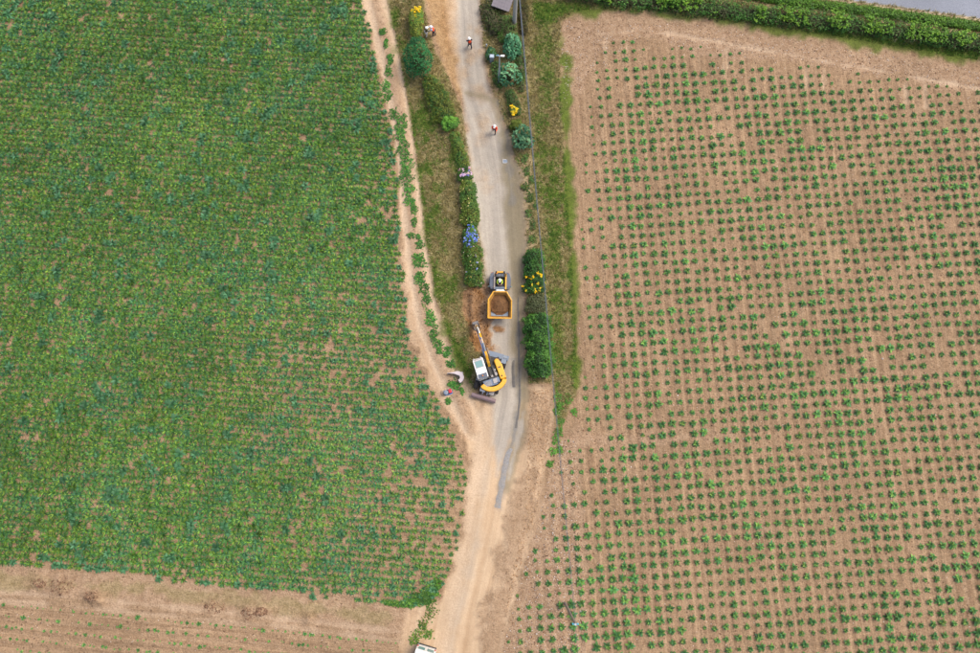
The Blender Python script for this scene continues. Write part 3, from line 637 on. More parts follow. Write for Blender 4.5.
def bush(name, px, py, wpx, hpx, h, cols, label, cat='bush', leaf=.2, n=None, fl=None, rz=0.0, group=None, lump=.28, clump=.5):
    """px, py and the extent describe the plan of the crown; h is its height"""
    SEED[0] += 1; sd = SEED[0]; x, y = G(px, py, h * .5); s = .1 * (1 + (326.5 - py) / 762 * .166) ; rx, ry = wpx * s / 2, hpx * s / 2
    root = empty(name, (x, y, zat(x, y) - .03), rz); tag(root, label, cat, group)
    n = n or int(min(11000, max(350, 11 * (rx * ry + h * (rx + ry) / 2) / leaf ** 2 * 1.7)))
    Pn, N = crown_points(int(n * 1.35), rx, ry, h, sd, lump); n = len(Pn)
    f = fbm(Pn[:, 0] * 2.0 + Pn[:, 2], Pn[:, 1] * 2.0 + sd, sd, 2) + np.random.default_rng(sd).normal(0, .12, n)
    csel = np.clip(((f - .5) * 2.2 * clump * 2 + .5) * len(cols), 0, len(cols) - 1).astype(int)
    V, F, C = leaves(Pn, N, leaf, cols, csel, sd); mesh_obj('crown', np_mesh('crown', V, F, C), LEAF, root)
    # twiggy heart
    mb = MB(); k = 10
    mb.rings([[(rx * .5 * q * math.cos(6.283 * i / k), ry * .5 * q * math.sin(6.283 * i / k), z * h) for i in range(k)] for z, q in ((.04, .55), (.25, .95), (.42, .85), (.55, .4))])
    if h > .5: mb.build('twigs', TWIG, root)
    stems(root, min(rx, ry), h, sd, 4)
    if fl:
        cnt, size, fc, (ax, ay, ar) = fl
        m = (np.hypot(Pn[:, 0] / rx - ax, Pn[:, 1] / ry - ay) < ar) & (Pn[:, 2] > h * .55); idx = np.where(m)[0][:cnt]
        flowers(root, Pn[idx], N[idx], size, fc, sd)
    return root
TWIG = paint('dark_twigs', (0.035, 0.045, 0.015), 0.95, dirt=0.5, dirtc=(0.05, 0.04, 0.02))
def hedge(name, pts, width, h, cols, label, leaf=.16, dens=1.0, fl=None, lump=.27, cat='hedge', shoots=None, clump=.6, group=None):
    SEED[0] += 1; sd = SEED[0]; r = np.random.default_rng(sd); Pw = np.array([G(a, b, h * .6) for a, b in pts])
    x0, y0 = Pw.mean(0); z0 = zat(x0, y0); root = empty(name, (x0, y0, z0 - .03)); tag(root, label, cat, group)
    seg = np.diff(Pw, axis=0); L = np.hypot(seg[:, 0], seg[:, 1]); cum = np.concatenate([[0], np.cumsum(L)]); tot = cum[-1]
    wd = np.interp(np.linspace(0, 1, 50), np.linspace(0, 1, len(width)), width) if isinstance(width, (list, tuple)) else np.full(50, width)
    n = int(min(26000, tot * (wd.mean() + h * 1.6) / leaf ** 2 * 4.2 * dens)); s = r.uniform(0, tot, n)
    k = np.clip(np.searchsorted(cum, s) - 1, 0, len(L) - 1); t = (s - cum[k]) / L[k]; c = Pw[k] + seg[k] * t[:, None]; dr = seg[k] / L[k][:, None]; nr = np.stack([-dr[:, 1], dr[:, 0]], 1)
    pt = wd.mean() / (wd.mean() + 1.3 * h); ist = r.random(n) < pt; ca = np.where(ist, r.uniform(-1, 1, n), np.sign(r.random(n) - .5) * r.uniform(.86, 1.04, n)); sa = np.where(ist, 1 - .22 * np.abs(ca) ** 3, .78 * r.random(n)); a = ca * 1.4 + 1.5
    lum = 1 + lump * 3.2 * (fbm(s * 1.9, a * 1.9, sd, 2) - .5); q = lum * (1 - .35 * r.random(n) ** 2); hw = wd[np.clip((s / tot * 49).astype(int), 0, 49)] / 2
    end = np.sqrt(np.clip(np.minimum(s, tot - s) / np.minimum(.3, tot / 3), .45, 1))
    xy = c + nr * (ca * hw * q * end)[:, None] + r.normal(0, .05, (n, 2)); zz = heights(xy[:, 0], xy[:, 1]) - z0 + .05 + (h - .1) * sa * q * (.5 + .5 * end)
    Pn = np.column_stack([xy[:, 0] - x0, xy[:, 1] - y0, zz]); N = np.column_stack([nr * ca[:, None], sa]); 
    f = fbm(Pn[:, 0] * 1.5, Pn[:, 1] * 1.5, sd + 5, 3) + r.normal(0, .16, n); csel = np.clip(((f - .5) * 2.4 * clump * 2 + .5) * len(cols), 0, len(cols) - 1).astype(int)
    V, F, C = leaves(Pn, N, leaf, cols, csel, sd); mesh_obj('foliage', np_mesh('foliage', V, F, C), LEAF, root)
    mb = MB(); m = max(3, int(tot / .6)); rg = []
    for i in range(m):
        q = i / (m - 1); si = min(max(q * tot, .02), tot - .02); kk = min(max(np.searchsorted(cum, si) - 1, 0), len(L) - 1); cc = Pw[kk] + seg[kk] * ((si - cum[kk]) / L[kk]); dd = seg[kk] / L[kk]
        e = .35 if i in (0, m - 1) else 1; hw_ = wd[min(49, int(q * 49))] * .26 * e; zb = zat(cc[0], cc[1]) - z0
        rg.append([(cc[0] - x0 - dd[1] * ox * hw_, cc[1] - y0 + dd[0] * ox * hw_, zb + oz) for ox, oz in ((-1, -.1), (1, -.1), (1, h * .25 * e), (.55, h * .42 * e), (-.55, h * .42 * e), (-1, h * .25 * e))])
    mb.rings(rg).build('twigs', TWIG, root)
    ns = max(2, int(tot / 1.5))
    for i in range(ns):
        si = (i + .5) / ns * tot; kk = min(max(np.searchsorted(cum, si) - 1, 0), len(L) - 1); cc = Pw[kk] + seg[kk] * ((si - cum[kk]) / L[kk]); zb = zat(cc[0], cc[1]) - z0
        MB().tube([(cc[0] - x0, cc[1] - y0, zb - .1), (cc[0] - x0 + .05, cc[1] - y0, zb + h * .35), (cc[0] - x0 - .08, cc[1] - y0 + .1, zb + h * .8)], [.05, .04, .015], 6).build('stem', BARK, root)
    if fl:
        for (lo, hi, cnt, size, fc) in fl:
            m = np.where((s / tot > lo) & (s / tot < hi) & (sa > .75))[0][:cnt]; flowers(root, Pn[m], N[m], size, fc, sd + int(lo * 99))
    if shoots:
        cnt, sc_ = shoots; m = np.where(sa > .8)[0]; m = m[fbm(s[m] * .7, s[m] * .1, sd + 8, 2) > .38][:cnt]; Vs, Fs, Cs = [], [], []; b = 0
        for i in m:
            nl = 8; pp = Pn[i] + np.column_stack([r.normal(0, .12, (nl, 2)), r.uniform(.0, .35, nl)]); g = r.random()
            V, F, C = leaves(pp, np.tile([0, 0, 1.], (nl, 1)), .22, [sc_[int(g * len(sc_))]], np.zeros(nl, int), int(r.integers(1e6)), .75); Vs.append(V); Fs.append(F + b); Cs.append(C); b += len(V)
        o = mesh_obj('shoots', np_mesh('shoots', np.concatenate(Vs), np.concatenate(Fs), np.concatenate(Cs)), LEAF, root); o['kind'] = 'stuff'
    return root

DKG = [(0.0189, 0.1237, 0.0383), (0.0282, 0.1798, 0.0522), (0.0415, 0.2359, 0.0661)]
OLV = [(0.066, 0.0943, 0.0189), (0.1037, 0.1508, 0.0226), (0.1602, 0.2168, 0.0302), (0.2262, 0.2545, 0.0339)]
MID = [(0.0383, 0.0958, 0.0209), (0.061, 0.1566, 0.0278), (0.1044, 0.2262, 0.0383)]
BRT = [(0.0653, 0.1885, 0.0261), (0.0943, 0.2682, 0.0319), (0.145, 0.348, 0.0406)]
BLG = [(0.0351, 0.1355, 0.0616), (0.0559, 0.1993, 0.0961), (0.1037, 0.2791, 0.1418), (0.1755, 0.3828, 0.1849)]
BRM = [(0.0653, 0.0725, 0.0261), (0.0508, 0.1015, 0.0232), (0.0798, 0.1522, 0.0261), (0.1232, 0.1087, 0.058)]
HDG = [(0.0203, 0.0725, 0.0145), (0.0319, 0.1131, 0.0188), (0.0522, 0.1595, 0.0232), (0.0798, 0.2102, 0.029)]
YF = [(0.85, 0.55, 0.01), (0.80, 0.62, 0.03)]
BLF = [(0.12, 0.22, 0.75), (0.20, 0.32, 0.85), (0.30, 0.38, 0.80), (0.10, 0.16, 0.62)]
PKF = [(0.70, 0.35, 0.45), (0.62, 0.45, 0.62), (0.80, 0.60, 0.60), (0.30, 0.28, 0.70)]
bush('flowering_shrub', 416.5, 24, 16, 34, 1.7, OLV[1:] + MID[2:], 'olive shrub with yellow flowers on top beside two workers', leaf=.17, fl=(26, .19, YF, (0, .7, .6)))
bush('round_bush', 419, 60, 28, 40, 2.6, DKG, 'large dark green rounded bush left of the upper lane', leaf=.2, lump=.42)
hedge('hedge', [(428, 78), (438, 100), (447, 121)], [1.6, 2.4, 2.4], 1.1, OLV[1:] + MID[1:2], 'olive yellow low hedge running down below the dark round bush', .15)
bush('bright_bush', 449, 125, 20, 17, 1.1, BRT, 'bright green low bush at the lower end of the olive hedge', leaf=.17)
hedge('hedge', [(454, 134), (459, 152), (464, 170)], [1.3, 1.1, 1.3], .7, MID[1:] + OLV[1:3], 'thin low green hedge above the pink hydrangea', .14, .8)
bush('pink_hydrangea', 465, 176, 16, 17, 1.1, MID, 'pink and lilac flowering hydrangea at the lane edge', 'hydrangea', .16, fl=(26, .17, PKF, (0, .35, .85)))
hedge('hedge', [(467, 182), (469, 200), (471, 226)], [1.5, 1.8, 1.8], 1.1, MID[1:] + OLV[1:3], 'olive flecked hedge stretch between pink and blue hydrangeas', .15, fl=[(0, 1, 26, .09, [(0.7, .6, .25)])])
bush('blue_hydrangea', 471, 237, 17, 30, 1.2, MID, 'blue flowering hydrangea in the left roadside hedge', 'hydrangea', .16, fl=(44, .15, BLF, (0, .1, .95)))
hedge('hedge', [(471, 246), (473, 266), (475, 287)], [1.8, 1.8, 1.6], 1.2, MID[1:] + BRT[:1] + OLV[2:3], 'green hedge stretch ending at the freshly dug earth', .15, fl=[(0, 1, 20, .09, [(0.75, .55, .15), (.7, .6, .5)]), (.3, .7, 5, .12, BLF)])
# right side
hedge('bramble_thicket', [(486, 2), (492, 18), (497, 34)], [1.6, 2.0, 1.4], 1.0, BRM, 'brownish bramble thicket below the slate roof', .15, .9, cat='thicket')
hedge('bramble_thicket', [(505, 18), (508, 32), (505, 44)], [1.8, 2.0, 1.4], .9, BRM[:3] + MID[1:2], 'dark tangled brambles beside the concrete pole', .15, .9, cat='thicket')
hedge('russet_shrub', [(521, -6), (523, 14), (524, 34)], [1.3, 1.1, .6], .9, [(0.075, .06, .02), (.05, .06, .014), (.09, .09, .02)], 'russet brown scrub under the overhead cable at top', .15, .9, cat='shrub')
bush('small_bush', 491, 53, 12, 12, 1.0, BLG[:3] + MID[1:2], 'small green bush left of the steel lamp post', leaf=.15)
bush('leafy_bush', 513, 50, 18, 24, 2.0, BLG[:3], 'larger blue-green bush right of the steel lamp post', leaf=.30, lump=.62)
bush('leafy_bush', 509, 76, 21, 20, 1.8, BLG, 'pale blue-green bush at the foot of the steel lamp post', leaf=.30, lump=.62)
hedge('undergrowth', [(494, 62), (498, 74), (503, 88)], [.9, 1.2, 1.0], .5, MID[:2] + BRM[:3], 'dark undergrowth between the lane edge and the two blue-green bushes', .15, .7, cat='scrub', lump=.4)
hedge('undergrowth', [(518, 36), (520, 62), (521, 92)], [.9, 1.0, .8], .6, MID[:2] + BRM, 'dark undergrowth under the cable beside the blue-green bushes', .15, .7, cat='scrub', lump=.4)
hedge('low_scrub', [(508, 92), (513, 103), (517, 116)], [1.0, 1.2, 1.0], .6, MID[:2] + BRM[:2], 'dark low scrub between lane edge and cable below the bushes', .14, .7, cat='scrub')
bush('gorse_bush', 513, 112, 10, 11, .8, OLV[1:], 'small bush covered in yellow flowers above the lime green bush', leaf=.13, fl=(22, .17, YF, (0, 0, .9)))
bush('lime_bush', 516.5, 126, 15, 13, 1.1, [(0.11, .17, .022), (.15, .22, .03), (.19, .26, .035)], 'round clipped lime green bush beside a walking worker', leaf=.09, lump=.08, n=2600)
bush('leafy_bush', 522.5, 140, 21, 25, 1.9, BLG, 'large-leaved blue-green bush just below the lime bush', leaf=.32, lump=.6)
hedge('hedge', [(533, 250), (534, 268), (536, 293)], [1.8, 2.1, 2.2], 1.4, HDG[:3], 'dark green hedge with yellow flowers right of the dumper', .16, fl=[(.60, .72, 9, .17, YF), (.80, 1, 14, .16, YF)])
hedge('grey_hedge', [(535, 295), (537, 304), (537, 314)], [2.1, 2.1, 2.1], 1.2, [(.085, .10, .045), (.12, .135, .065), (.07, .095, .035)], 'pale grey olive hedge stretch between two dark green hedges', .13)
hedge('hedge', [(537, 314), (538, 330), (539, 350), (540, 377)], [2.6, 2.7, 2.7, 2.2], 1.9, HDG, 'thick dark green hedge right of the excavator', .17, 1.25)
# hedge bank and second row at the top right
VS = [(0.13, 0.30, .020), (0.18, 0.36, .024), (0.10, 0.25, .020)]
hedge('bank_hedge', [(560, -12), (620, -1), (680, 4), (760, 15), (860, 26), (980, 44), (1050, 56)], 1.9, 1.1, BRM[:1] + MID + HDG[1:3], 'long leafy hedge with bright shoots along the top of the right field', .2, .55, shoots=(620, VS), clump=.5)
hedge('roadside_hedge', [(730, -9), (790, 1), (870, 11), (980, 26.5), (1050, 37)], 1.0, .8, [(.05, .13, .014), (.07, .17, .016), (.09, .20, .018)], 'narrow bright green hedge edging the asphalt road', .19, .9)
# weeds along the farm track's middle and lone clumps
WD = [(0.05, 0.19, 0.03), (0.0319, 0.1377, 0.0261), (0.0508, 0.1812, 0.0319), (0.0798, 0.2248, 0.0377)]
for i, (a, b, wp, hp) in enumerate([(384, 32, 5, 6), (386, 44, 4, 7), (390, 60, 5, 9), (389, 72, 6, 9), (386, 86, 7, 8), (389, 95, 8, 10), (394, 114, 8, 9), (400, 124, 10, 12), (401, 136, 9, 10), (403, 150, 11, 14), (407, 166, 10, 12), (406, 178, 10, 12), (408, 190, 9, 9), (411, 201, 8, 6), (414, 209, 6, 7), (415, 222, 4, 8), (411, 236, 5, 4), (418, 237, 4, 4), (420, 245, 6, 6), (418, 257, 8, 6), (421, 263, 9, 8), (420, 278, 8, 10), (424, 288, 7, 9), (427, 300, 6, 8), (429, 314, 6, 8), (432, 322, 8, 9), (434, 334, 7, 10), (437, 344, 7, 7), (446, 354, 5, 5), (450, 364, 8, 6), (456, 386, 8, 7), (452, 384, 6, 4), (447, 350, 5, 7), (440, 352, 4, 4), (448, 401, 5, 5), (463, 392, 3, 4)]):
    weed(a + (i * 7 % 5 - 2) * .4, b, wp * 1.4, hp * 1.5, WD + BRT[1:2], 'dark green weed clump on the middle ridge of the farm track', 'weeds along the farm track', int(46 + wp * hp * 1.5))
for a, b, wp, hp in ((525, 160, 7, 10), (527, 172, 6, 11), (526, 188, 8, 9), (530, 199, 7, 13), (529, 214, 8, 9), (533, 226, 6, 12), (532, 240, 8, 9), (535, 207, 5, 9), (531, 181, 5, 8)):
    weed(a, b, wp, hp, MID[:2] + BRM[:3] + OLV[1:2], 'dull green scrub clump along the right lane edge above the hedge', 'scrub along the right lane edge', int(40 + wp * hp * 1.4))
for a, b, wp, hp in ((432, 591, 15, 12), (423, 597, 19, 14), (412, 602, 18, 9), (400, 604, 14, 5), (390, 603, 12, 4), (437, 583, 8, 10)):
    weed(a, b, wp, hp, [(.045, .14, .018), (.07, .19, .022), (.10, .21, .022), (.03, .10, .016)], 'rank green weed patch at the bottom corner of the left crop', 'weeds at the crop corner', int(60 + wp * hp * 2.6))
for a, b, q in ((430, 612, 11), (424, 624, 7), (419, 634, 8), (428, 634, 7), (413, 640, 6)):
    weed(a, b, q * 1.3, q * 1.5, MID[1:] + OLV[2:3], 'scrubby weed clump between the lower lane and the pale field', 'weeds at the lower lane edge', 95)
for a, b, q in ((558, 397, 7), (560, 405, 6), (557, 412, 6), (561, 421, 6), (559, 432, 7), (556, 440, 6), (568, 400, 7), (574, 412, 6), (553, 452, 6), (550, 464, 6), (560, 449, 5)):
    weed(a, b, q * 1.2, q * 1.4, BRT[:2] + MID[2:], 'green weed clump below the right hedge at the field corner', 'weeds at the field corner', 75)

# ------------------------------------------------------------------ grass and loose stones
def tufts(name, poly, n, cols_dry, cols_green, label, L=(.14, .34), gbias=.0, exclude=()):
    P = GP(poly) if not isinstance(poly, np.ndarray) else poly
    lo, hi = np.maximum(P.min(0), (-54, -22)), np.minimum(P.max(0), (54, 52))
    x = rng.uniform(lo[0], hi[0], n * 4); y = rng.uniform(lo[1], hi[1], n * 4); k = poly_sd(x, y, P) > .1
    for e in exclude: k &= poly_sd(x, y, e) < 0.1
    x, y = x[k][:n], y[k][:n]; W = weights(x, y); k = (W[:, 4] + W[:, 5]) > rng.random(len(x)) * .9; x, y, W = x[k], y[k], W[k]
    m = len(x); g = (W[:, 5] + gbias + .9 * (fbm(x * .8, y * .8, 77, 3) - .5) > rng.random(m) * .8 + .05)
    z = heights(x, y); nb = 5; a = rng.uniform(0, 6.28, (m, nb)); l = rng.uniform(*L, (m, nb)); lean = rng.uniform(.3, 1.0, (m, nb)) * l; wd = rng.uniform(.02, .045, (m, nb))
    bx = x[:, None] + rng.normal(0, .07, (m, nb)); by = y[:, None] + rng.normal(0, .07, (m, nb)); c, s = np.cos(a), np.sin(a)
    V = np.stack([np.stack([bx - s * wd, by + c * wd, z[:, None] - .02 + 0 * a], -1), np.stack([bx + s * wd, by - c * wd, z[:, None] - .02 + 0 * a], -1), np.stack([bx + c * lean, by + s * lean, z[:, None] + l * .75], -1)], 2).reshape(-1, 3)
    F = np.arange(len(V)).reshape(-1, 3); cd = np.array(cols_dry)[rng.integers(0, len(cols_dry), m)]; cg = np.array(cols_green)[rng.integers(0, len(cols_green), m)]
    C = np.repeat(np.where(g[:, None], cg, cd) * rng.uniform(.7, 1.3, (m, 1)), nb * 3, axis=0)
    tag(mesh_obj(name, np_mesh(name, V, F, C), GRASS), label, 'grass', None, 'stuff')
DRY = [(0.3625, 0.3064, 0.138), (0.2568, 0.2153, 0.0812), (0.4531, 0.3976, 0.2111), (0.1813, 0.1739, 0.052), (0.3171, 0.2485, 0.1137)]
GRN = [(0.1, 0.2084, 0.03), (0.1417, 0.2585, 0.0367), (0.0751, 0.1584, 0.0267), (0.1834, 0.2751, 0.0467)]
tufts('verge_grass', LVERGE, 9000, DRY, GRN, 'short patchy grass on the verge left of the lane', exclude=[DUG])
tufts('verge_grass', RVERGE, 30000, DRY, GRN, 'dry and green grass on the verge between lane and right field', exclude=[TOPROAD])
def stones(name, poly, n, size, cols, label, dense=None):
    P = GP(poly) if not isinstance(poly, np.ndarray) else poly
    lo, hi = np.maximum(P.min(0), (-54, -22)), np.minimum(P.max(0), (54, 52)); x = rng.uniform(lo[0], hi[0], n * 3); y = rng.uniform(lo[1], hi[1], n * 3)
    k = poly_sd(x, y, P) > .1
    if dense: k &= fbm(x * dense, y * dense, 55, 2) > .5
    x, y = x[k][:n], y[k][:n]; m = len(x); z = heights(x, y)
    o = np.array([(1, 0, 0), (0, 1, 0), (-1, 0, 0), (0, -1, 0), (0, 0, .8), (0, 0, -.5)], float); f = np.array([(0, 1, 4), (1, 2, 4), (2, 3, 4), (3, 0, 4), (1, 0, 5), (2, 1, 5), (3, 2, 5), (0, 3, 5)])
    s = size[0] + (size[1] - size[0]) * rng.beta(1.1, 4, m); V = o[None] * rng.uniform(.55, 1.3, (m, 6, 1)) * s[:, None, None]; a = rng.uniform(0, 6.28, m); c, q = np.cos(a)[:, None], np.sin(a)[:, None]
    V = np.stack([V[:, :, 0] * c - V[:, :, 1] * q + x[:, None], V[:, :, 0] * q + V[:, :, 1] * c + y[:, None], V[:, :, 2] + z[:, None]], -1).reshape(-1, 3)
    F = (f[None] + (np.arange(m) * 6)[:, None, None]).reshape(-1, 3); C = np.repeat(np.array(cols)[rng.integers(0, len(cols), m)] * rng.uniform(.75, 1.25, (m, 1)), 6, axis=0)
    tag(mesh_obj(name, np_mesh(name, V, F, C), STONE), label, 'stones', None, 'stuff')
PALE = [(0.50, 0.42, 0.36), (0.42, 0.33, 0.26), (0.58, 0.52, 0.47)]; CLOD = [(0.20, 0.11, 0.065), (0.27, 0.16, 0.10), (0.13, 0.07, 0.045)]
RF = [(577, 30), (700, 30), (980, 70), (1200, 110), (1200, 800), (560, 800), (560, 440), (577, 400)]
stones('field_stones', RF, 2600, (.025, .11), PALE, 'small pale stones strewn over the right field')
stones('soil_clods', RF, 6500, (.03, .13), CLOD, 'brown soil clods strewn over the right field')
stones('straw_clods', [(553, 440), (577, 440), (590, 653), (500, 653), (520, 580), (540, 510)], 2600, (.03, .12), CLOD + PALE, 'clods and straw bits on the pale strip beside the lower lane')
stones('headland_clods', [(558, 20), (700, 24), (980, 70), (980, 92), (800, 64), (640, 42), (590, 80), (563, 110)], 2200, (.03, .12), CLOD + PALE, 'clods on the pale headland along the top of the right field')
stones('dirt_clods', [(528, 388), (552, 388), (551, 440), (538, 510), (516, 585), (500, 650), (508, 590), (522, 520), (527, 450)], 2200, (.03, .13), [(0.42, .29, .17), (.30, .19, .10), (.36, .22, .12)], 'sandy clods on the churned ground right of the lower lane')
stones('dug_clods', DUG, 380, (.04, .16), [(0.22, .10, .035), (.13, .06, .022), (.30, .16, .07)], 'orange brown clods on the freshly dug earth')
for k, (mx, my, r, h) in enumerate(MOUNDS):
    if r < .75: continue
    a = np.linspace(0, 6.283, 12)[:-1]; stones('mound_clods', np.stack([mx + r * .9 * np.cos(a), my + r * .6 * np.sin(a)], 1), 110, (.04, .18), CLOD + [(.30, .19, .12)], 'dark clods heaped on ' + ['the wide low mound', 'the tallest mound', '', 'the middle mound', 'the mound right of the middle', 'the rightmost large mound', '', 'the leftmost low mound'][k] + ' in the pale lower left field')
stones('fallow_stones', [(-60, 590), (404, 640), (404, 760), (-60, 760)], 1500, (.02, .08), PALE + CLOD, 'pale stones strewn over the lower left field')
stones('track_clods', [(365, 0), (388, 0), (411, 120), (427, 240), (437, 300), (464, 372), (480, 405), (472, 450), (440, 395), (411, 330), (400, 200), (384, 85)], 900, (.025, .08), [(0.30, .19, .10), (.36, .24, .14), (.2, .12, .06)], 'small clods on the sandy farm track')

# ------------------------------------------------------------------ people
def person(px, py, rz, J, clothes, label, helmet=HELMET, z=None, loc=None, hair=True):
    """J: joints in metres (facing +y). The body is one skinned figure; clothes, boots and helmet are worn over it."""
    x, y = loc[:2] if loc else G(px, py)
    root = empty('person', (x, y, zat(x, y) if loc is None else loc[2]), rz); tag(root, label, 'person')
    def skin(name, chains, m, parent):
        V = []; E = []; Rr = []; roots = []; at = {}
        for ch in chains:
            prev = None
            for (p, r) in ch:
                k = tuple(round(c, 4) for c in p)
                if k in at: i = at[k]
                else: i = len(V); at[k] = i; V.append(p); Rr.append(r)
                if prev is not None: E.append((prev, i))
                elif len(at) == len(V) and i == len(V) - 1: roots.append(i)
                prev = i
        me = bpy.data.meshes.new(name); me.from_pydata(V, E, []); o = mesh_obj(name, me, m, parent)
        sk = o.modifiers.new('skin', 'SKIN'); dat = me.skin_vertices[0].data if me.skin_vertices else None
        if dat is None:
            return o
        for i, r in enumerate(Rr): dat[i].radius = (r, r); dat[i].use_root = i in roots
        sb = o.modifiers.new('sub', 'SUBSURF'); sb.levels = 1; sb.render_levels = 1
        return o
    hip, chest, neck, head = [Vector(J[k]) for k in ('hip', 'chest', 'neck', 'head')]
    sh = [Vector(J['shL']), Vector(J['shR'])]; el = [Vector(J['elL']), Vector(J['elR'])]; wr = [Vector(J['wrL']), Vector(J['wrR'])]
    hj = [Vector(J['hjL']), Vector(J['hjR'])]; kn = [Vector(J['knL']), Vector(J['knR'])]; an = [Vector(J['anL']), Vector(J['anR'])]; to = [Vector(J['toL']), Vector(J['toR'])]
    T = lambda v: tuple(v)
    body = [[(T(hip), .13), (T(hip.lerp(chest, .5)), .125), (T(chest), .14), (T(neck), .055), (T(neck.lerp(head, .5)), .06), (T(head), .095), (T(head + (head - neck).normalized() * .09), .07)]]
    for i in (0, 1):
        body.append([(T(chest), .14), (T(sh[i]), .065), (T(el[i]), .045), (T(wr[i]), .03)])
        d = (wr[i] - el[i]).normalized(); palm = wr[i] + d * .07; body[-1].append((T(palm), .034))
        side = d.cross(Vector((0, 1, .2))).normalized()
        for q, (o_, l_) in enumerate(((-.030, .070), (-.010, .082), (.011, .077), (.030, .060))):
            b = palm + side * o_ + d * .015; body.append([(T(palm), .034), (T(b + d * l_ * .5), .010), (T(b + d * l_ + Vector((0, .02, -.01))), .008)])
        tb = wr[i] + d * .03 + side * -.03; body.append([(T(palm), .034), (T(tb + side * -.03 + d * .03), .011), (T(tb + side * -.035 + d * .06), .009)])
        body.append([(T(hip), .13), (T(hj[i]), .085), (T(kn[i]), .058), (T(an[i]), .04), (T(to[i]), .035)])
    skin('body', body, SKIN, root)
    top, legs, vest = clothes
    jk = [[(T(hip + Vector((0, 0, .02))), .155), (T(hip.lerp(chest, .5)), .15), (T(chest), .165), (T(chest.lerp(neck, .7)), .09)]] + [[(T(chest), .165), (T(sh[i]), .085), (T(el[i]), .062), (T(el[i].lerp(wr[i], .85)), .048)] for i in (0, 1)]
    skin('jacket', jk, top, root)
    if vest: skin('vest', [[(T(hip + Vector((0, 0, .0))), .172), (T(hip.lerp(chest, .5)), .168), (T(chest), .185), (T(chest.lerp(neck, .55)), .12)]] + [[(T(chest), .185), (T(chest.lerp(sh[i], .95)), .10)] for i in (0, 1)], vest, root)
    skin('trousers', [[(T(hip), .15), (T(hj[i]), .105), (T(kn[i]), .078), (T(an[i] + Vector((0, 0, .04))), .062)] for i in (0, 1)], legs, root)
    for i in (0, 1): skin('boot', [[(T(an[i] + Vector((0, 0, .06))), .055), (T(an[i] + Vector((0, 0, -.02))), .055), (T(to[i]), .045)]], BLACK, root)
    up = (head - neck).normalized(); f = (Vector((0, 1, 0)) - up * up.y).normalized(); s_ = up.cross(f)
    mb = MB(); mb.tube([head + f * .085, head + f * .122 - up * .02, head + f * .10 - up * .035], [.012, .016, .008], 6); mb.build('nose', SKIN, root)
    for k in (-1, 1):
        MB().lathe([(0, .004), (.006, .012), (.012, .004)], head + f * .085 + s_ * .034 * k + up * .012, f, 8).build('eye', BLACK, root)
        MB().lathe([(0, .01), (.008, .026), (.016, .012)], head + s_ * .09 * k, s_ * k, 8).build('ear', SKIN, root)
    MB().box(head + f * .094 - up * .055, (.045, .01, .012)).build('mouth', RED, root)
    if hair: MB().lathe([(-.02, .088), (.03, .105), (.08, .09), (.105, .04)], head - f * .015, up, 12).build('hair', HAIR, root, smooth=True)
    if helmet:
        h = MB().lathe([(.035, .165), (.045, .165), (.05, .138), (.10, .125), (.145, .085), (.165, .02)], head - f * .01, up, 16).build('helmet', helmet, root, smooth=True)
        MB().box(head + f * .16 + up * .038, (.16, .09, .014)).build('peak', helmet, h)
    return root
def stand(lean=0.0, step=.0, arms=((.2, .1), (.2, .1)), w=.19):
    """arms: forward reach of elbow and wrist"""
    J = dict(hip=(0, 0, .95), chest=(0, lean * .6, 1.30), neck=(0, lean * .85, 1.47), head=(0, lean + .03, 1.62))
    for s, k, a, st in ((-1, 'L', arms[0], step), (1, 'R', arms[1], -step)):
        J['sh' + k] = (s * w, lean * .75, 1.40); J['el' + k] = (s * (w + .09), lean * .75 + a[0], 1.14 + a[0] * .3); J['wr' + k] = (s * (w + .04), lean * .75 + a[1] + .1, .98 + a[1] * .5)
        J['hj' + k] = (s * .095, 0, .90); J['kn' + k] = (s * .10, st * .55 + .03, .49); J['an' + k] = (s * .105, st - .02, .09); J['to' + k] = (s * .115, st + .13, .045)
    return J
person(494.5, 131.5, R(172), stand(.06, .24, ((.05, .30), (-.08, .05))), (HIVIS_O, CLOTH_N, HIVIS_O), 'worker in orange top and white helmet walking alone on the lane')
person(470, 46.8, R(20), stand(.05, .22, ((.1, .2), (.05, .1))), (CLOTH_N, CLOTH_N, HIVIS_O), 'worker in orange vest with white helmet and dark sleeves on the upper lane')
person(434.3, 36.5, R(75), stand(.22, .1, ((.2, .45), (.2, .4))), (CLOTH_B, CLOTH_N, HIVIS_O), 'worker in orange vest bending forward beside the yellow-flowered shrub')
person(427, 38.3, R(-60), stand(.10, .1, ((.1, .3), (.15, .3))), (CLOTH_D, CLOTH_W, None), 'person in white trousers and dark top facing the bending worker')

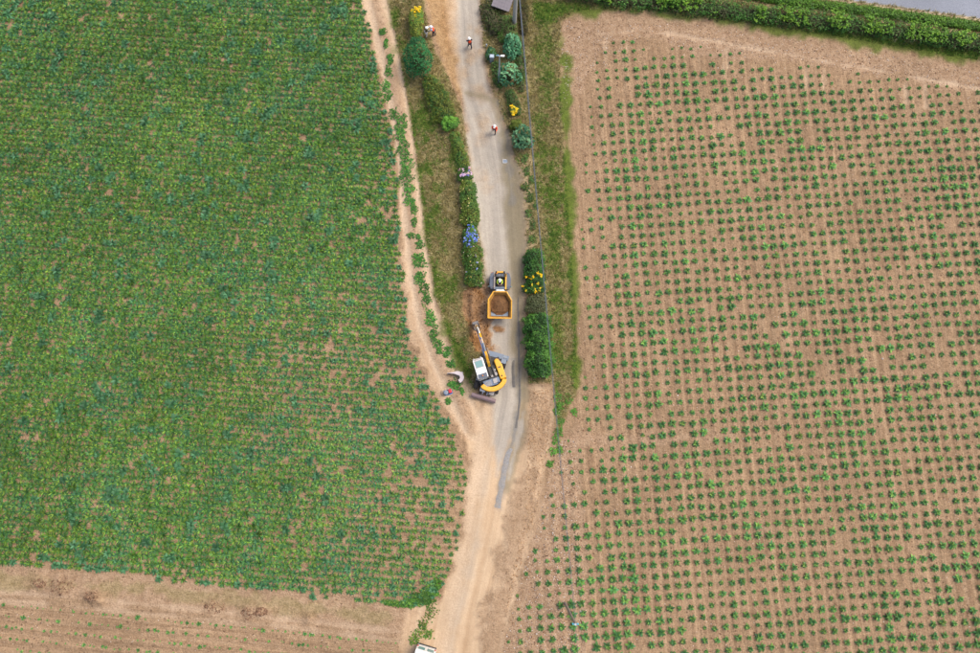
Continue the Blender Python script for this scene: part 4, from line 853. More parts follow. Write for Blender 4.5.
# ------------------------------------------------------------------ site dumper
def tyre(mb, c, axis, r, wd, n=24):
    mb.lathe([(-wd / 2, r * .55), (-wd / 2, r * .88), (-wd * .4, r * .97), (-wd * .2, r), (wd * .2, r), (wd * .4, r * .97), (wd / 2, r * .88), (wd / 2, r * .55)], c, axis, n)
def wheel(parent, T, c, axis, r, wd, rimmat):
    wl = empty('wheel', (0, 0, 0)); wl.parent = parent
    mb = MB(T); tyre(mb, c, axis, r, wd)
    ax = Vector(axis).normalized(); u = ax.orthogonal().normalized(); v = ax.cross(u)
    for k in range(22):
        a = 2 * math.pi * k / 22; d = u * math.cos(a) + v * math.sin(a); p = Vector(c) + d * r * .985
        for sgn in (-1, 1):
            q = p + ax * wd * .24 * sgn; mb.tube([q - d * .02 - ax * wd * .2, q + d * .035 + ax * .0, q - d * .02 + ax * wd * .2], .035, 4)
    t = mb.build('tyre', RUBBER, wl)
    mb = MB(T); mb.lathe([(-wd * .42, r * .2), (-wd * .42, r * .54), (-wd * .3, r * .56), (wd * .3, r * .56), (wd * .42, r * .54), (wd * .42, r * .2)], c, axis, 18); mb.lathe([(-wd * .5, .09), (wd * .5, .09)], c, axis, 10); mb.build('rim', rimmat, wl)
DX, DY = G(500, 291.5, 1.4); DZ = -0.06 + zat(DX, DY) * 0 - .13
dump = empty('site_dumper', (DX, DY, zat(DX, DY)), R(-1.0)); tag(dump, 'yellow and black site dumper with soil in its skip on the lane', 'dumper')
I4 = Matrix(); HOOD = paint('hood_blue', (.13, .18, .27), .4, dirt=.3); GUARD = paint('dark_blue_grey', (.075, .10, .145), .4, dirt=.25)
SKIPIN = paint('soiled_skip', (.50, .27, .06), .65, dirt=.8, dirtc=(.22, .12, .05))
for c, r, wd in (((-.86, 1.15, .52), .52, .44), ((.86, 1.15, .52), .52, .44), ((-.82, -1.25, .56), .56, .5), ((.82, -1.25, .56), .56, .5)):
    wheel(dump, I4, c, (1, 0, 0), r, wd, YEL2)
mb = MB(); mb.box((0, 1.1, .72), (.95, 2.0, .42)); mb.box((0, -.2, .68), (.4, .9, .3)); mb.box((0, -1.25, .62), (1.1, 1.7, .28)); mb.lathe([(-.85, .09), (.85, .09)], (0, 1.15, .52)); mb.lathe([(-.8, .1), (.8, .1)], (0, -1.25, .56)); mb.build('chassis', BLACK, dump, .03)
for sgn in (-1, 1):
    pl = [(.62, .28), (.92, .28), (1.06, .55), (1.07, 1.45), (.95, 1.9), (.72, 2.08), (.62, 2.08)]; pl = [(sgn * a, b) for a, b in pl]
    MB().prism(pl if sgn > 0 else pl[::-1], 1.06, 1.20, .94).build('mudguard', GUARD, dump, .04)
MB().box((0, .95, 1.0), (1.20, 1.55, .12)).build('floor_plate', BLACK, dump, .02)
mb = MB(); mb.slab([(1.45, 1.02), (1.45, 1.38), (1.9, 1.42), (2.12, 1.30), (2.16, 1.02)], -.50, .50); bn = mb.build('engine_bonnet', BLACK, dump, .05)
mb = MB()
for k in range(5): mb.box((-.26 + k * .13, 1.72, 1.415), (.05, .34, .02), rx=R(-1))
mb.build('vent', BLUEG, bn)
MB().box((-.02, 1.99, 1.42), (.62, .16, .12), rx=R(-25)).build('rear_panel', YEL, dump, .03)
MB().box((.56, 1.05, 1.30), (.15, 1.60, .34)).build('side_panel', YEL, dump, .04)
MB().box((-.57, 1.05, 1.22), (.16, 1.55, .28)).build('side_step', paint('dusty_grey', (.36, .31, .28), .7, dirt=.3), dump, .04)
st = MB().box((0, 1.18, 1.18), (.50, .48, .16)).build('seat', BLACK, dump, .05); MB().box((0, 1.42, 1.45), (.48, .12, .50), rx=R(-10)).build('backrest', BLACK, st, .05)
cs = MB().slab([(.28, 1.02), (.28, 1.36), (.42, 1.45), (.55, 1.30), (.55, 1.02)], -.55, .50).build('console', BLUEG, dump, .03)
mb = MB(); k = 20; mb.tube([(.17 * math.cos(6.2832 * i / k), .66 + .16 * math.sin(6.2832 * i / k), 1.52 + .07 * math.sin(6.2832 * i / k) * -1) for i in range(k + 1)], .018, 6); mb.tube([(0, .66, 1.51), (0, .5, 1.3)], .022, 6); mb.box((0, .66, 1.515), (.3, .03, .02)); mb.build('steering_wheel', BLACK, dump)
mb = MB()
for sgn in (-1, 1): mb.tube([(sgn * .55, 1.55, 1.0), (sgn * .55, 1.58, 2.35), (sgn * .48, 1.6, 2.45)], .04, 8)
mb.tube([(-.48, 1.6, 2.45), (.48, 1.6, 2.45)], .04, 8); mb.build('roll_bar', BLACK, dump)
for sgn in (-1, 1):
    mr = MB().tube([(sgn * .6, .45, 1.1), (sgn * .95, .42, 1.75), (sgn * 1.1, .42, 1.85)], .014, 6).build('mirror', BLACK, dump); MB().box((sgn * 1.12, .42, 1.85), (.14, .04, .2)).build('glass', GLASS, mr)
MB().lathe([(0, .06), (.02, .065), (.13, .05), (.15, .02)], (-.35, 1.6, 2.48), (0, 0, 1), 12).build('beacon', ORANGE_L, dump, smooth=True)
for sgn in (-1, 1): MB().box((sgn * .8, 2.03, 1.0), (.14, .04, .09)).build('tail_light', TAIL, dump)
# skip: open tub with a chamfered rear and a pouring lip
TOP = [(-1.15, -2.68), (1.15, -2.68), (1.15, -.95), (.66, -.12), (-.66, -.12), (-1.15, -.95)]
def off(P, d, sx=1.0): # shrink towards the middle
    cy = -1.42; return [(x * (1 - d / 1.15), cy + (y - cy) * (1 - d / 1.28)) for x, y in P]
zt = [1.55, 1.55, 1.98, 2.02, 2.02, 1.98]; mb = MB()
o1 = [(x, y, z) for (x, y), z in zip(TOP, zt)]; i1 = [(x, y, z) for (x, y), z in zip(off(TOP, .075), zt)]
ob = [(x, y, .88) for x, y in off(TOP, .26)]; ib = [(x, y, .98) for x, y in off(TOP, .30)]
mb.rings([ob, o1, i1, ib]); skp = mb.build('skip', SKIPIN, dump, .015)
mb = MB()
for i in range(6):
    a, b = Vector(o1[i]), Vector(o1[(i + 1) % 6]); mb.tube([a, b], .055, 6)
mb.build('rim', YEL, skp)
MB().prism([(x, y + .0) for x, y in off([(-1.15, -2.68), (1.15, -2.68), (1.15, -2.1), (-1.15, -2.1)], .3)], 1.06, 1.10).build('lip_plate', BLUEG, skp)
MB().box((0, .12, 1.32), (1.0, .22, .5), taper=.8).build('headboard', WHITE, dump, .05)
for sgn in (-1, 1): MB().tube([(sgn * .3, .1, .8), (sgn * .3, -.35, 1.15)], .05, 8).build('tipping_ram', CHROME, dump)
k = 40; g = np.linspace(-1, 1, k); xx, yy = np.meshgrid(g, g); qx, qy = xx * .98, -1.22 + yy * 1.06
lz = 1.24 + .52 * np.exp(-((xx * 1.05) ** 2 + (yy * 1.1 - .1) ** 2) * 1.6) + .14 * (fbm(qx.ravel() * 4, qy.ravel() * 4, 3, 3).reshape(k, k) - .5) - .15 * (yy < -.75)
i_ = np.arange(k * k).reshape(k, k); Fq = np.stack([i_[:-1, :-1], i_[:-1, 1:], i_[1:, 1:], i_[1:, :-1]], -1).reshape(-1, 4); ok = (xx ** 2 + yy ** 2 < 1.12).ravel()[Fq].all(1)
EARTH = bpy.data.materials.new('loose_earth'); t = NT(EARTH); n_ = t.noise(t.coord(), 5.0, 5, .7); t.l(t.mix(t.mapr(n_, .3, .7), (.085, .042, .017), (.21, .105, .04)), t.b.inputs['Base Color']); t.b.inputs['Roughness'].default_value = .95; t.bump(n_, .08)
ld = mesh_obj('soil_load', np_mesh('soil_load', np.stack([qx.ravel(), qy.ravel(), lz.ravel()], 1), Fq[ok], None, True), EARTH); ld.location = dump.location; ld.rotation_euler = dump.rotation_euler
tag(ld, 'heap of brown earth in the yellow dumper skip', 'soil', None, 'stuff')
# the driver sits facing the skip (towards the bottom of the picture)
J = dict(hip=(0, 0, .12), chest=(0, .06, .48), neck=(0, .10, .65), head=(0, .14, .80))
for s, k in ((-1, 'L'), (1, 'R')):
    J['sh' + k] = (s * .19, .08, .58); J['el' + k] = (s * .27, .26, .36); J['wr' + k] = (s * .14, .46, .42); J['hj' + k] = (s * .10, .05, .10); J['kn' + k] = (s * .14, .44, .12); J['an' + k] = (s * .14, .52, -.14); J['to' + k] = (s * .15, .66, -.18)
dl = dump.matrix_basis @ Vector((-.04, 1.16, 1.26))
person(0, 0, R(180), J, (HIVIS_Y, CLOTH_N, HIVIS_Y), 'driver in bright yellow jacket and white helmet seated on the dumper', loc=tuple(dl))

# ------------------------------------------------------------------ wheeled excavator
EX, EY = G(490.2, 373.6, .9)
exc = empty('wheeled_excavator', (EX, EY, zat(EX, EY))); tag(exc, 'yellow wheeled excavator with white cab roof digging beside the lane', 'excavator')
TU = Matrix.Rotation(R(-15.5), 4, 'Z')      # undercarriage, +y points up the lane
TF = Matrix.Rotation(R(17.5), 4, 'Z')       # upper structure slewed towards the trench
mb = MB(TU); mb.box((0, 0, .78), (.95, 3.4, .45)); mb.box((0, 1.35, .6), (1.7, .3, .3)); mb.box((0, -1.2, .6), (1.7, .3, .3)); mb.build('chassis', BLACK, exc, .04)
MB(TU).lathe([(0, .62), (.2, .62), (.22, .55)], (0, 0, 1.0), (0, 0, 1), 24).build('slew_ring', STEEL, exc)
for sx in (-1, 1):
    for sy in (1.35, -1.2): wheel(exc, TU, (sx * 1.02, sy, .5), (1, 0, 0), .5, .46, WHITE)
mb = MB(TU); bl = [(-2.2, .10), (-2.50, .16), (-2.64, .36), (-2.62, .62), (-2.48, .78), (-2.22, .80), (-2.22, .74), (-2.42, .70), (-2.52, .45), (-2.42, .28), (-2.2, .2)]
mb.slab(bl, -1.22, 1.22); bld = mb.build('dozer_blade', RUSTY, exc, .01)
mb = MB(TU)
for sx in (-.45, .45): mb.box((sx, -1.95, .42), (.14, .75, .16)); 
mb.build('blade_arm', BLACK, bld)
for sx in (-.22, .22): MB(TU).tube([(sx, -1.4, .75), (sx, -2.2, .5)], .05, 8).build('blade_cylinder', CHROME, bld)
MB(TU).box((-.28, -1.72, .93), (.55, .34, .10)).build('step', WHITE, exc, .03)
MB(TU).box((.62, -1.75, .9), (.5, .5, .3)).build('tool_box', STEEL, exc, .03)
MB(TU).box((-.95, -.62, .80), (.5, .7, .4)).build('tool_box', STEEL, exc, .03)
MB(TU).box((.98, .1, .80), (.42, 1.1, .42)).build('side_tank', BLACK, exc, .04)
for sx in (-1, 1):
    leg = MB(TU).box((sx * .62, 2.02, .62), (1.0, .26, .24), ry=R(14) * sx).build('outrigger', BLUEG, exc, .02); MB(TU).box((sx * 1.10, 2.02, .15), (.5, .46, .06)).build('foot_pad', BLUEG, leg, .01)
MB(TU).box((-.05, 1.93, .95), (1.7, .52, .06), rx=R(4)).build('deck_plate', BLUEG, exc, .01)
MB(TU).box((.95, 1.55, 1.07), (.52, .5, .05)).build('mudguard', BLUEG, exc, .02)
# upper structure
dk = [(-1.25, 1.35), (1.3, 1.3), (1.36, -.9), (1.1, -1.45), (.55, -1.75), (-.3, -1.8), (-.95, -1.55), (-1.25, -1.1)]
MB(TF).prism(dk, 1.22, 1.40).build('turntable_deck', BLACK, exc, .03)
cw = []
for k in range(13):
    a = R(198 + k * (360 - 198 - 22) / 12); cw.append((1.42 * math.cos(a) + .03, -.62 + 1.22 * math.sin(a)))
ins = [(x * .70 + .02, -.5 + (y + .5) * .66) for x, y in cw]
MB(TF).prism(cw + ins[::-1], 1.25, 2.05).build('counterweight', YEL, exc, .07)
sp = MB(TF); pp = [(.68, 1.05), (.92, 1.22), (1.16, 1.10), (1.36, .45), (1.38, -.98), (.74, -.98)]
sp.prism(pp, 1.38, 2.0, .93); pn = sp.build('side_cover', YEL, exc, .07)
MB(TF).box((1.03, .25, 2.015), (.30, .10, .03)).build('handrail', BLACK, pn); MB(TF).lathe([(0, .07), (.05, .07), (.06, .04)], (.98, -.62, 2.0), (0, 0, 1), 12).build('filler_cap', BLACK, pn); MB(TF).box((1.12, .62, 1.985), (.14, .3, .02)).build('label_plate', WHITE, pn)
MB(TF).prism([(-.95, -.60), (.66, -.60), (.66, -1.10), (.3, -1.27), (-.4, -1.27), (-.9, -1.05)], 1.4, 2.03).build('engine_hood', HOOD, exc, .03)
mb = MB(TF)
for k in range(6): mb.box((-.72 + k * .10, -.98, 2.045), (.05, .5, .03))
mb.build('louvre', STEEL, exc)
MB(TF).box((.22, -.9, 2.07), (.42, .45, .08)).build('access_panel', STEEL, exc, .02); MB(TF).lathe([(0, .05), (.28, .05)], (.48, -1.12, 2.0), (0, 0, 1), 10).build('exhaust_pipe', BLACK, exc)
mb = MB(TF); mb.box((.16, .05, 1.55), (.95, 1.25, .30)); mb.box((-.05, .3, 1.75), (.12, 1.3, .30)); mb.box((.35, .3, 1.75), (.10, 1.3, .30)); mb.build('boom_bracket', BLACK, exc, .03)
for k in range(6): MB(TF).tube([(.46 + .035 * (k % 3), -.45 + .06 * k, 1.7), (.40, .25 + .05 * k, 1.86 + .02 * k), (.2, .9, 1.95)], .022, 6).build('hose', RUBBER if k % 2 else STEEL, exc)
mb = MB(TF); mb.box((.52, -.25, 1.74), (.22, .3, .12)); mb.box((.5, .15, 1.74), (.18, .22, .12)); mb.box((.08, -.35, 1.76), (.2, .2, .14)); mb.build('valve_block', STEEL, exc, .01)
# cab: four posts, glass all round, white roof with a roof window
cx0, cx1, cy0, cy1 = -1.30, -.30, -.42, 1.52
MB(TF).box(((cx0 + cx1) / 2, (cy0 + cy1) / 2, 1.72), (cx1 - cx0, cy1 - cy0, .66)).build('cab_body', WHITE, exc, .05)
for (x, y) in ((cx0 + .05, cy0 + .05), (cx1 - .05, cy0 + .05), (cx0 + .05, cy1 - .05), (cx1 - .05, cy1 - .05), (cx0 + .05, .62)): MB(TF).box((x, y, 2.5), (.08, .08, .95)).build('cab_post', BLACK, exc)
MB(TF).box(((cx0 + cx1) / 2, (cy0 + cy1) / 2, 2.49), (cx1 - cx0 - .06, cy1 - cy0 - .06, .86)).build('cab_glass', GLASS, exc)
rf = MB(TF).prism([(cx0 - .02, cy0), (cx1 + .02, cy0), (cx1 + .02, cy1 - .06), (cx1 - .1, cy1 + .05), (cx0 + .1, cy1 + .05), (cx0 - .02, cy1 - .06)], 2.95, 3.08, .97).build('cab_roof', WHITE, exc, .03)
MB(TF).box(((cx0 + cx1) / 2, 1.0, 3.086), (.80, .74, .02)).build('roof_window_frame', STEEL, rf); MB(TF).box(((cx0 + cx1) / 2, 1.0, 3.10), (.68, .60, .02)).build('roof_window', GLASS, rf)
MB(TF).box(((cx0 + cx1) / 2, -.18, 3.09), (.86, .44, .05)).build('air_vent', GUARD, rf, .01); MB(TF).box(((cx0 + cx1) / 2, 1.47, 3.09), (.7, .12, .04)).build('visor', STEEL, rf)
MB(TF).lathe([(0, .06), (.02, .065), (.12, .05), (.14, .02)], (-.80, -.17, 3.115), (0, 0, 1), 12).build('beacon', ORANGE_L, rf, smooth=True)
for x in (cx0 + .15, cx1 - .15): MB(TF).box((x, cy1 + .08, 2.98), (.12, .06, .09)).build('work_light', CHROME, rf)
MB(TF).box((cx0 - .02, .1, 2.0), (.03, .22, .04)).build('door_handle', BLACK, exc)
# boom in the plane x = .12 of the upper structure
bx = .12
def boomsec(pts, wd, name, m, parent=None):
    mb = MB(TF); rg = []
    for i, (y, z, hh) in enumerate(pts):
        a = pts[min(i + 1, len(pts) - 1)]; b = pts[max(i - 1, 0)]; d = Vector((0, a[0] - b[0], a[1] - b[1])).normalized(); nn = Vector((0, -d.z, d.y)); c = Vector((bx, y, z))
        rg.append([c + Vector((sx * wd / 2, 0, 0)) + nn * sz * hh / 2 for sx, sz in ((-1, -1), (1, -1), (1, 1), (-1, 1))])
    return mb.rings(rg).build(name, m, exc, .02)
boomsec([(.75, 1.75, .4), (1.1, 2.4, .5), (1.75, 3.15, .55), (2.5, 3.45, .5), (3.55, 3.45, .34)], .24, 'boom', YEL)
boomsec([(3.25, 3.95, .22), (3.6, 3.6, .42), (4.3, 2.5, .36), (4.95, 1.35, .2)], .21, 'arm', YEL)
for sx in (-1, 1):
    x = bx + sx * .27; a, b = Vector((x, 1.3, 1.6)), Vector((x, 2.15, 3.35)); cyl = MB(TF).tube([a, a.lerp(b, .6)], .075, 10).build('boom_cylinder', STEEL, exc); MB(TF).tube([a.lerp(b, .6), b], .045, 8).build('rod', CHROME, cyl)
a, b = Vector((bx, 1.95, 3.72)), Vector((bx, 3.28, 4.02)); cyl = MB(TF).tube([a, a.lerp(b, .58)], .095, 10).build('arm_cylinder', BLUEG, exc); MB(TF).tube([a.lerp(b, .58), b], .055, 8).build('rod', CHROME, cyl)
a, b = Vector((bx, 3.78, 3.82)), Vector((bx, 4.95, 1.95)); cyl = MB(TF).tube([a, a.lerp(b, .6)], .08, 10).build('bucket_cylinder', WHITE, exc); MB(TF).tube([a.lerp(b, .6), b], .045, 8).build('rod', CHROME, cyl)
MB(TF).tube([(bx - .17, 1.5, 3.35), (bx - .17, 2.4, 3.85), (bx - .16, 3.5, 3.95), (bx - .16, 4.2, 2.9)], .035, 6).build('hose', BLUEH, exc)
MB(TF).tube([(bx + .17, 1.2, 3.0), (bx + .17, 2.4, 3.85), (bx + .16, 3.4, 3.9), (bx + .17, 3.9, 3.3)], .03, 6).build('hose', BLACK, exc)
MB(TF).box((bx, 5.02, 1.35), (.30, .16, .6), rx=R(20)).build('linkage', STEEL, exc, .02)
mb = MB(TF); pr = []
for k in range(9):
    q = R(70 - k * 28); pr.append((5.02 + .42 * math.cos(q), .78 + .42 * math.sin(q)))
inn = [(5.02 + (y - 5.02) * .88, .78 + (z - .78) * .88) for y, z in pr]
mb.slab(pr + inn[::-1], bx - .3, bx + .3); bk = mb.build('bucket', STEEL, exc)
for sx in (-.29, .29): MB(TF).slab(pr, bx + sx - .012, bx + sx + .012).build('bucket_side', STEEL, bk)
for k in range(4): MB(TF).box((bx - .24 + k * .16, pr[-1][0] + .02, pr[-1][1] - .05), (.06, .06, .2), taper=.6).build('tooth', STEEL, bk)

# ------------------------------------------------------------------ things beside the works
def spare_bucket():
    x, y = G(457.5, 377.5, .4); r = empty('excavator_bucket', (x, y, zat(x, y) - .02), R(4)); tag(r, 'pale worn steel digging bucket lying on the sandy track', 'bucket')
    outer = []; inner = []
    for k in range(15):
        a = R(118 - k * 13.5); outer.append((.02 + .62 * math.cos(a), .0 + .60 * math.sin(a)))
    outer = [(-.86, .50)] + outer
    inner = [(-.84, .46)] + [(.02 + .55 * math.cos(R(118 - k * 13.5)), .53 * math.sin(R(118 - k * 13.5))) for k in range(15)]
    sh = MB().prism(outer + inner[::-1], .0, .78).build('shell', paint('pale_steel', (.62, .60, .60), .4, .3, dirt=.12), r)
    crescent = outer + [(.02 + .30 * math.cos(R(-70 + k * 25)) - .06, .26 * math.sin(R(-70 + k * 25)) - .02) for k in range(7)] + [(-.25, .36)]
    for z in (.005, .76): MB().prism(crescent, z, z + .03).build('side_plate', paint('side_steel', (.55, .48, .50), .5, .2, dirt=.2), r)
    for k in range(4): MB().box((-.90, .475, .12 + k * .18), (.18, .05, .07)).build('tooth', STEEL, r)
    for s in (-.1, .12): MB().box((.45, .42, .40 + s), (.25, .16, .03), rz=R(45)).build('ear', STEEL, r)
spare_bucket()
def compactor():
    x, y = G(447.5, 392, .4); r = empty('plate_compactor', (x, y, zat(x, y)), R(16)); tag(r, 'small red and dark blue compactor standing on the sandy track', 'compactor')
    MB().prism([(-.32, -.26), (.34, -.26), (.46, -.18), (.46, .18), (.34, .26), (-.32, .26)], .0, .09, 1.05).build('base_plate', BLUEH, r, .015)
    e = MB().box((-.12, .0, .34), (.46, .42, .40)).build('engine', BLACK, r, .04); MB().lathe([(0, .22), (.04, .24), (.10, .2), (.12, .1)], (-.16, -.02, .55), (0, 0, 1), 18).build('starter_cover', BLUEG, e); MB().tube([(-.3, .18, .5), (-.42, .22, .5)], .05, 8).build('exhaust', STEEL, e)
    MB().box((.27, .03, .42), (.34, .40, .34), taper=.88).build('tank_cover', RED, r, .05); MB().lathe([(0, .05), (.04, .05)], (.27, .05, .59), (0, 0, 1), 10).build('filler_cap', BLACK, r)
    MB().tube([(-.25, -.2, .25), (-.62, -.2, .75), (-.68, .0, .80), (-.62, .2, .75), (-.25, .2, .25)], .02, 8).build('handle', BLACK, r)
compactor()
def lamp_post():
    x, y = G(499, 82.5); h = 5.3; r = empty('steel_post', (x, y, zat(x, y))); tag(r, 'slim galvanised steel lamp post standing among blue-green bushes', 'lamp post')
    MB().tube([(0, 0, -.2), (0, 0, h)], [.11, .075], 12).build('pole', POLEBLUE, r); MB().prism([(-.16, -.16), (.16, -.16), (.16, .16), (-.16, .16)], -.02, .1).build('base_plate', POLEBLUE, r)
    MB().lathe([(0, .11), (.25, .11)], (0, 0, 1.2), (0, 0, 1), 12).build('collar', WHITE, r)
    ar = MB().tube([(-.35, .02, h), (.42, 0, h)], .05, 8).build('cross_arm', POLEBLUE, r)
    MB().box((.30, 0, h + .02), (.38, .2, .08)).build('lamp_head', WHITE, r, .02)
    MB().lathe([(0, .06), (.1, .06), (.14, .03)], (-.2, .02, h + .04), (0, 0, 1), 10).build('insulator', CLEARG, r)
lamp_post()
def cabinet():
    x, y = G(491.8, 58.5, .6); r = empty('meter_cabinet', (x, y, zat(x, y) - .05), R(-4)); tag(r, 'small blue-grey utility cabinet left of the steel lamp post', 'cabinet')
    MB().box((0, 0, .55), (.42, .34, 1.1)).build('body', BLUEG, r, .02); MB().prism([(-.25, -.21), (.25, -.21), (.25, .21), (-.25, .21)], 1.1, 1.17, .8).build('lid', POLEBLUE, r); MB().box((0, -.175, .55), (.36, .02, .9)).build('door', POLEBLUE, r); MB().box((.12, -.19, .6), (.03, .02, .12)).build('handle', BLACK, r)
cabinet()
def marker(px, py, label, h=.8, w=.09):
    x, y = G(px, py); r = empty('marker_post', (x, y, zat(x, y) - .05)); tag(r, label, 'post'); MB().prism([(-w, -w), (w, -w), (w, w), (-w, w)], 0, h).build('post', WHITE, r, .01); MB().prism([(-w * 1.1, -w * 1.1), (w * 1.1, -w * 1.1), (w * 1.1, w * 1.1), (-w * 1.1, w * 1.1)], h + .002, h + .05, .7).build('cap', POLEBLUE, r)
marker(543.2, 376.5, 'white marker post at the lower end of the dark hedge', .9, .10)
marker(486.6, 46.6, 'small white marker post beside the upper lane edge', .5, .07)
# overhead line
P1 = G(514.2, 25); P2 = G(565, 603); LH = 9.0
def line_pole(P, h, label, m, r0, r1, name):
    r = empty(name, (*P, zat(*P))); tag(r, label, 'pole'); MB().tube([(0, 0, -.3), (0, 0, h * .5), (0, 0, h)], [r0, (r0 + r1) / 2, r1], 12).build('shaft', m, r)
    br = MB().box((0, 0, h - .25), (.5, .12, .12)).build('bracket', STEEL, r)
    for s in (-.2, .2): MB().lathe([(0, .05), (.06, .08), (.10, .05), (.14, .08), (.2, .04)], (s, 0, h - .19), (0, 0, 1), 12).build('insulator', CLEARG, br)
    MB().lathe([(0, r1 * 1.15), (.06, r1)], (0, 0, h), (0, 0, 1), 12).build('cap', POLEBLUE, r); return r
line_pole(P1, LH, 'pale concrete pole rising beside the slate roof at top', CONCRETE, .24, .16, 'concrete_pole')
line_pole(P2, LH, 'weathered wooden cable pole with blue insulators in the lower field', WOODM, .14, .10, 'wooden_pole')
A = Vector((*P1, LH - .1 + zat(*P1))); B = Vector((*P2, LH - .1 + zat(*P2))); pts = []
for k in range(41):
    q = k / 40; p = A.lerp(B, q); p.z -= 4 * 1.0 * q * (1 - q); pts.append(p)
cb = empty('overhead_cable', (A.x, A.y, 0)); tag(cb, 'dark overhead cable spanning the right verge from pole to pole', 'cable')
TA = Matrix.Translation((-A.x, -A.y, 0))
MB(TA).tube(pts, [.052 - .037 * k / 40 for k in range(41)], 8).build('bundle', CABLE, cb)
MB(TA).tube([p + Vector((.10, 0, .04 - .25 * math.sin(math.pi * i / 40))) for i, p in enumerate(pts)], .010, 6).build('wire', CABLE, cb)
D2 = (B - A).normalized(); ex = [B + D2 * k * 3 + Vector((0, 0, -.02 * k * (10 - k))) for k in range(11)]; MB(TA).tube(ex, .014, 6).build('onward_wire', CABLE, cb)
# outbuilding at the top edge: only its slate roof corner shows
def outbuilding():
    c0 = Vector((*G(491.3, 5.5, 1.2), 1.2)); c1 = Vector((*G(509, 11.8, 1.2), 1.2)); u = (c1 - c0); L = u.length; u.normalize(); vdir = Vector((-u.y, u.x, 0)); ang = math.atan2(u.y, u.x)
    r = empty('outbuilding', (c0.x, c0.y, 0), ang); tag(r, 'small outbuilding with a purplish slate roof at the top edge', 'building')
    D = 4.6
    for (x0, x1, y0, y1) in ((.3, L - .3, .38, .55), (.3, L - .3, D - .55, D - .38), (.3, .48, .552, D - .552), (L - .48, L - .3, .552, D - .552)): MB().prism([(x0, y0), (x1, y0), (x1, y1), (x0, y1)], 0, 1.12).build('wall', WALLST, r)
    rf = MB().slab([(0, 1.14), (D / 2, 1.8), (D, 1.14), (D, 1.19), (D / 2, 1.86), (0, 1.19)], 0, L).build('roof', SLATE, r)
    MB().box((L / 2, .37, .5), (.8, .03, 1.0)).build('door', WOODM, r); MB().box((L / 2 + .3, .345, .5), (.03, .03, .14)).build('handle', BLACK, r)
    sl = None; a = math.atan2(.66, D / 2)
    for side in (0, 1):
        for i in range(7):
            for j in range(6):
                if sl is None:
                    o = MB().box((0, 0, 0), (L / 6 - .02, .42, .018)).build('slate', SLATE, rf); sl = o
                else: o = sl.copy(); COL.objects.link(o); o.parent = rf
                q = (i + .5) / 7; y = q * D / 2; z = 1.215 + .66 * q + .02
                if side: y = D - y
                o.location = ((j + .5) * L / 6 + random.uniform(-.008, .008), y, z + random.uniform(0, .006)); o.rotation_euler = ((a - .03) * (1 if side == 0 else -1), 0, random.uniform(-.015, .015))
    MB().slab([(D / 2 - .12, 1.85), (D / 2, 1.93), (D / 2 + .12, 1.85)], 0, L).build('ridge', CONCRETE, rf)
outbuilding()
# white van at the lower edge
def van():
    x, y = G(421, 668); r = empty('white_van', (x, y, zat(x, y)), R(-16)); tag(r, 'white van parked at the lower edge beside the lane', 'van')
    # +y is the tail (towards the field); profile in (y, z)
    body = [(-2.3, .35), (2.05, .35), (2.12, .6), (2.10, 1.1), (1.98, 1.92), (1.85, 1.98), (-.6, 1.98), (-1.05, 1.86), (-1.75, 1.12), (-2.3, .95), (-2.38, .6)]
    b = MB().slab(body, -.92, .92).build('body', WHITE, r, .06)
    ro = MB()
    for k in range(5): ro.box((-.6 + k * .3, .65, 1.99), (.05, 2.1, .03))
    ro.build('roof_rib', WHITE, b)
    MB().slab([(-1.10, 1.855), (-1.72, 1.17), (-1.74, 1.18), (-1.12, 1.875)], -.78, .78).build('windscreen', GLASS, r)
    for s in (-1, 1):
        MB().slab([(-1.5, 1.2), (-.45, 1.2), (-.45, 1.7), (-1.02, 1.7)], s * .915, s * .928).build('side_window', GLASS, r)
        MB().box((s * .42, 2.075, 1.5), (.6, .02, .5), rx=R(8)).build('rear_window', GLASS, r); MB().box((s * .83, 2.10, 1.0), (.12, .05, .4)).build('tail_light', TAIL, r); MB().box((s * .68, -2.36, .78), (.36, .06, .18)).build('headlight', CHROME, r)
        mr = MB().box((s * 1.03, -1.15, 1.25), (.2, .1, .22)).build('mirror', BLACK, r, .03)
        for yy in (-1.45, 1.25): wheel(r, I4, (s * .80, yy, .32), (1, 0, 0), .32, .2, STEEL)
    MB().box((0, 2.14, .45), (1.8, .10, .22)).build('bumper', BLACK, r, .03); MB().box((0, -2.40, .45), (1.8, .10, .25)).build('bumper', BLACK, r, .03)
    for s in (-.7, .7):
        for yy in (-.3, .7, 1.6): MB().box((s, yy, 2.05), (.05, .08, .12)).build('rack_foot', BLACK, r)
    for yy in (-.3, .7, 1.6): MB().box((0, yy, 2.125), (1.6, .06, .03)).build('rack_bar', STEEL, r)
van()
# small cover plate in the lane
x, y = G(506, 161); c = empty('access_cover', (x, y, zat(x, y) - .025)); tag(c, 'small pale blue access cover set in the right side of the lane', 'cover')
MB().prism([(-.36, -.22), (.36, -.22), (.36, .22), (-.36, .22)], 0, .035).build('frame', CONCRETE, c); MB().prism([(-.29, -.15), (.29, -.15), (.29, .15), (-.29, .15)], .036, .05).build('lid', BLUEG, c)

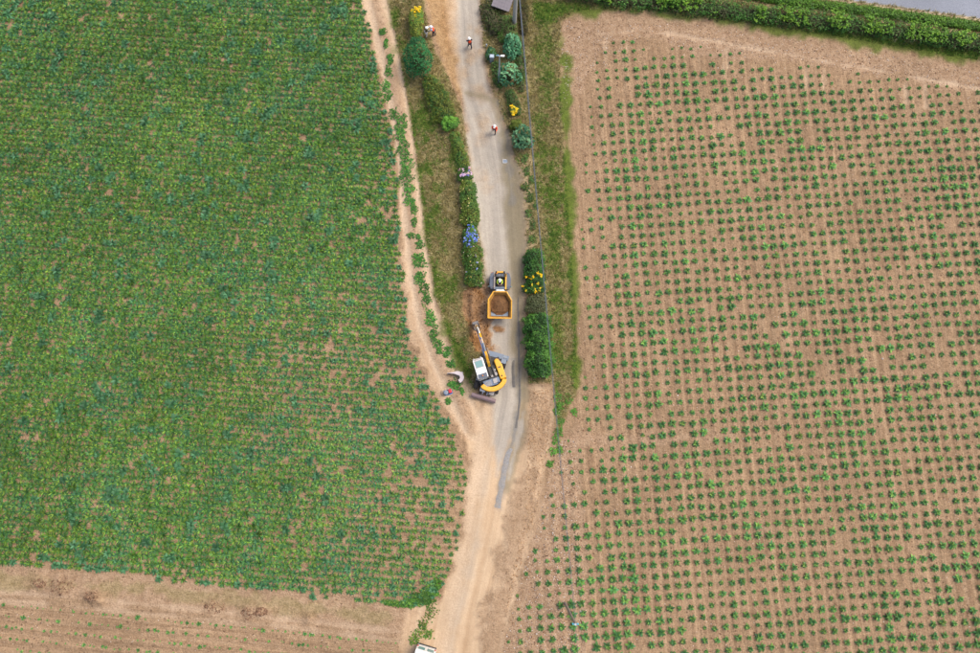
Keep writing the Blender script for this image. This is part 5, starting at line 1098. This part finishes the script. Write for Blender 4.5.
# grey crushed-stone fill of the cut along the lane
FILL = bpy.data.materials.new('crushed_stone'); t = NT(FILL); n_ = t.noise(t.coord(), 6.0, 5, .75); n2 = t.noise(t.coord(), 1.2, 3, .6)
t.l(t.mix(t.mapr(n2, .35, .65, .0, .6), t.mix(t.mapr(n_, .3, .7), (.15, .155, .165), (.29, .30, .315)), (.33, .27, .20)), t.b.inputs['Base Color']); t.b.inputs['Roughness'].default_value = .95; t.bump(n_, .03)
TAR = paint('dark_joint', (.115, .11, .105), .95, dirt=.5, dirtc=(.26, .22, .17))
def lane_strip(pts, w0, label, rag, m=FILL):
    P = GP(pts); d = np.hypot(*np.diff(P, axis=0).T); cum = np.concatenate([[0], np.cumsum(d)]); n = int(cum[-1] / .15); ss = np.linspace(0, cum[-1], n)
    cx_, cy_ = np.interp(ss, cum, P[:, 0]), np.interp(ss, cum, P[:, 1]); tx, ty = np.gradient(cx_), np.gradient(cy_); q = np.hypot(tx, ty); nx_, ny_ = -ty / q, tx / q
    e0 = w0 * (1 + rag * 2 * (fbm(ss * 1.7, ss * 0 + 3.1, 5, 3) - .5)) * sstep(0, .5, ss) ** .5; e1 = w0 * (1 + rag * 2 * (fbm(ss * 1.7, ss * 0 + 9.1, 7, 3) - .5))
    cols = []
    for f in (-1, -.4, .2, 1):
        o = np.where(f < 0, e0, e1) * f; X, Y = cx_ + nx_ * o, cy_ + ny_ * o; cols.append(np.stack([X, Y, heights(X, Y) + (.03 if abs(f) < 1 else .012)], 1))
    V = np.stack(cols, 1).reshape(-1, 3); k = np.arange(n - 1)[:, None] * 4; F = np.concatenate([k + [j, j + 4, j + 5, j + 1] for j in range(3)]); F = F[:, ::-1]
    tag(mesh_obj('road_patch', np_mesh('road_patch', V, F, None, True), m), label, 'road patch', None, 'structure')
lane_strip([(510, 448), (505, 468), (501, 488), (497.5, 508)], .27, 'blue-grey stone filled strip ending in the sandy lower lane', .45)
lane_strip([(518, 297), (519, 330), (519, 362), (520, 400), (516, 428)], .085, 'thin dark filled cut along the right edge of the lane', .8, TAR)
lane_strip([(513, 360), (513.5, 374), (514, 387)], .14, 'short grey patch in the lane just right of the excavator', .6, TAR)
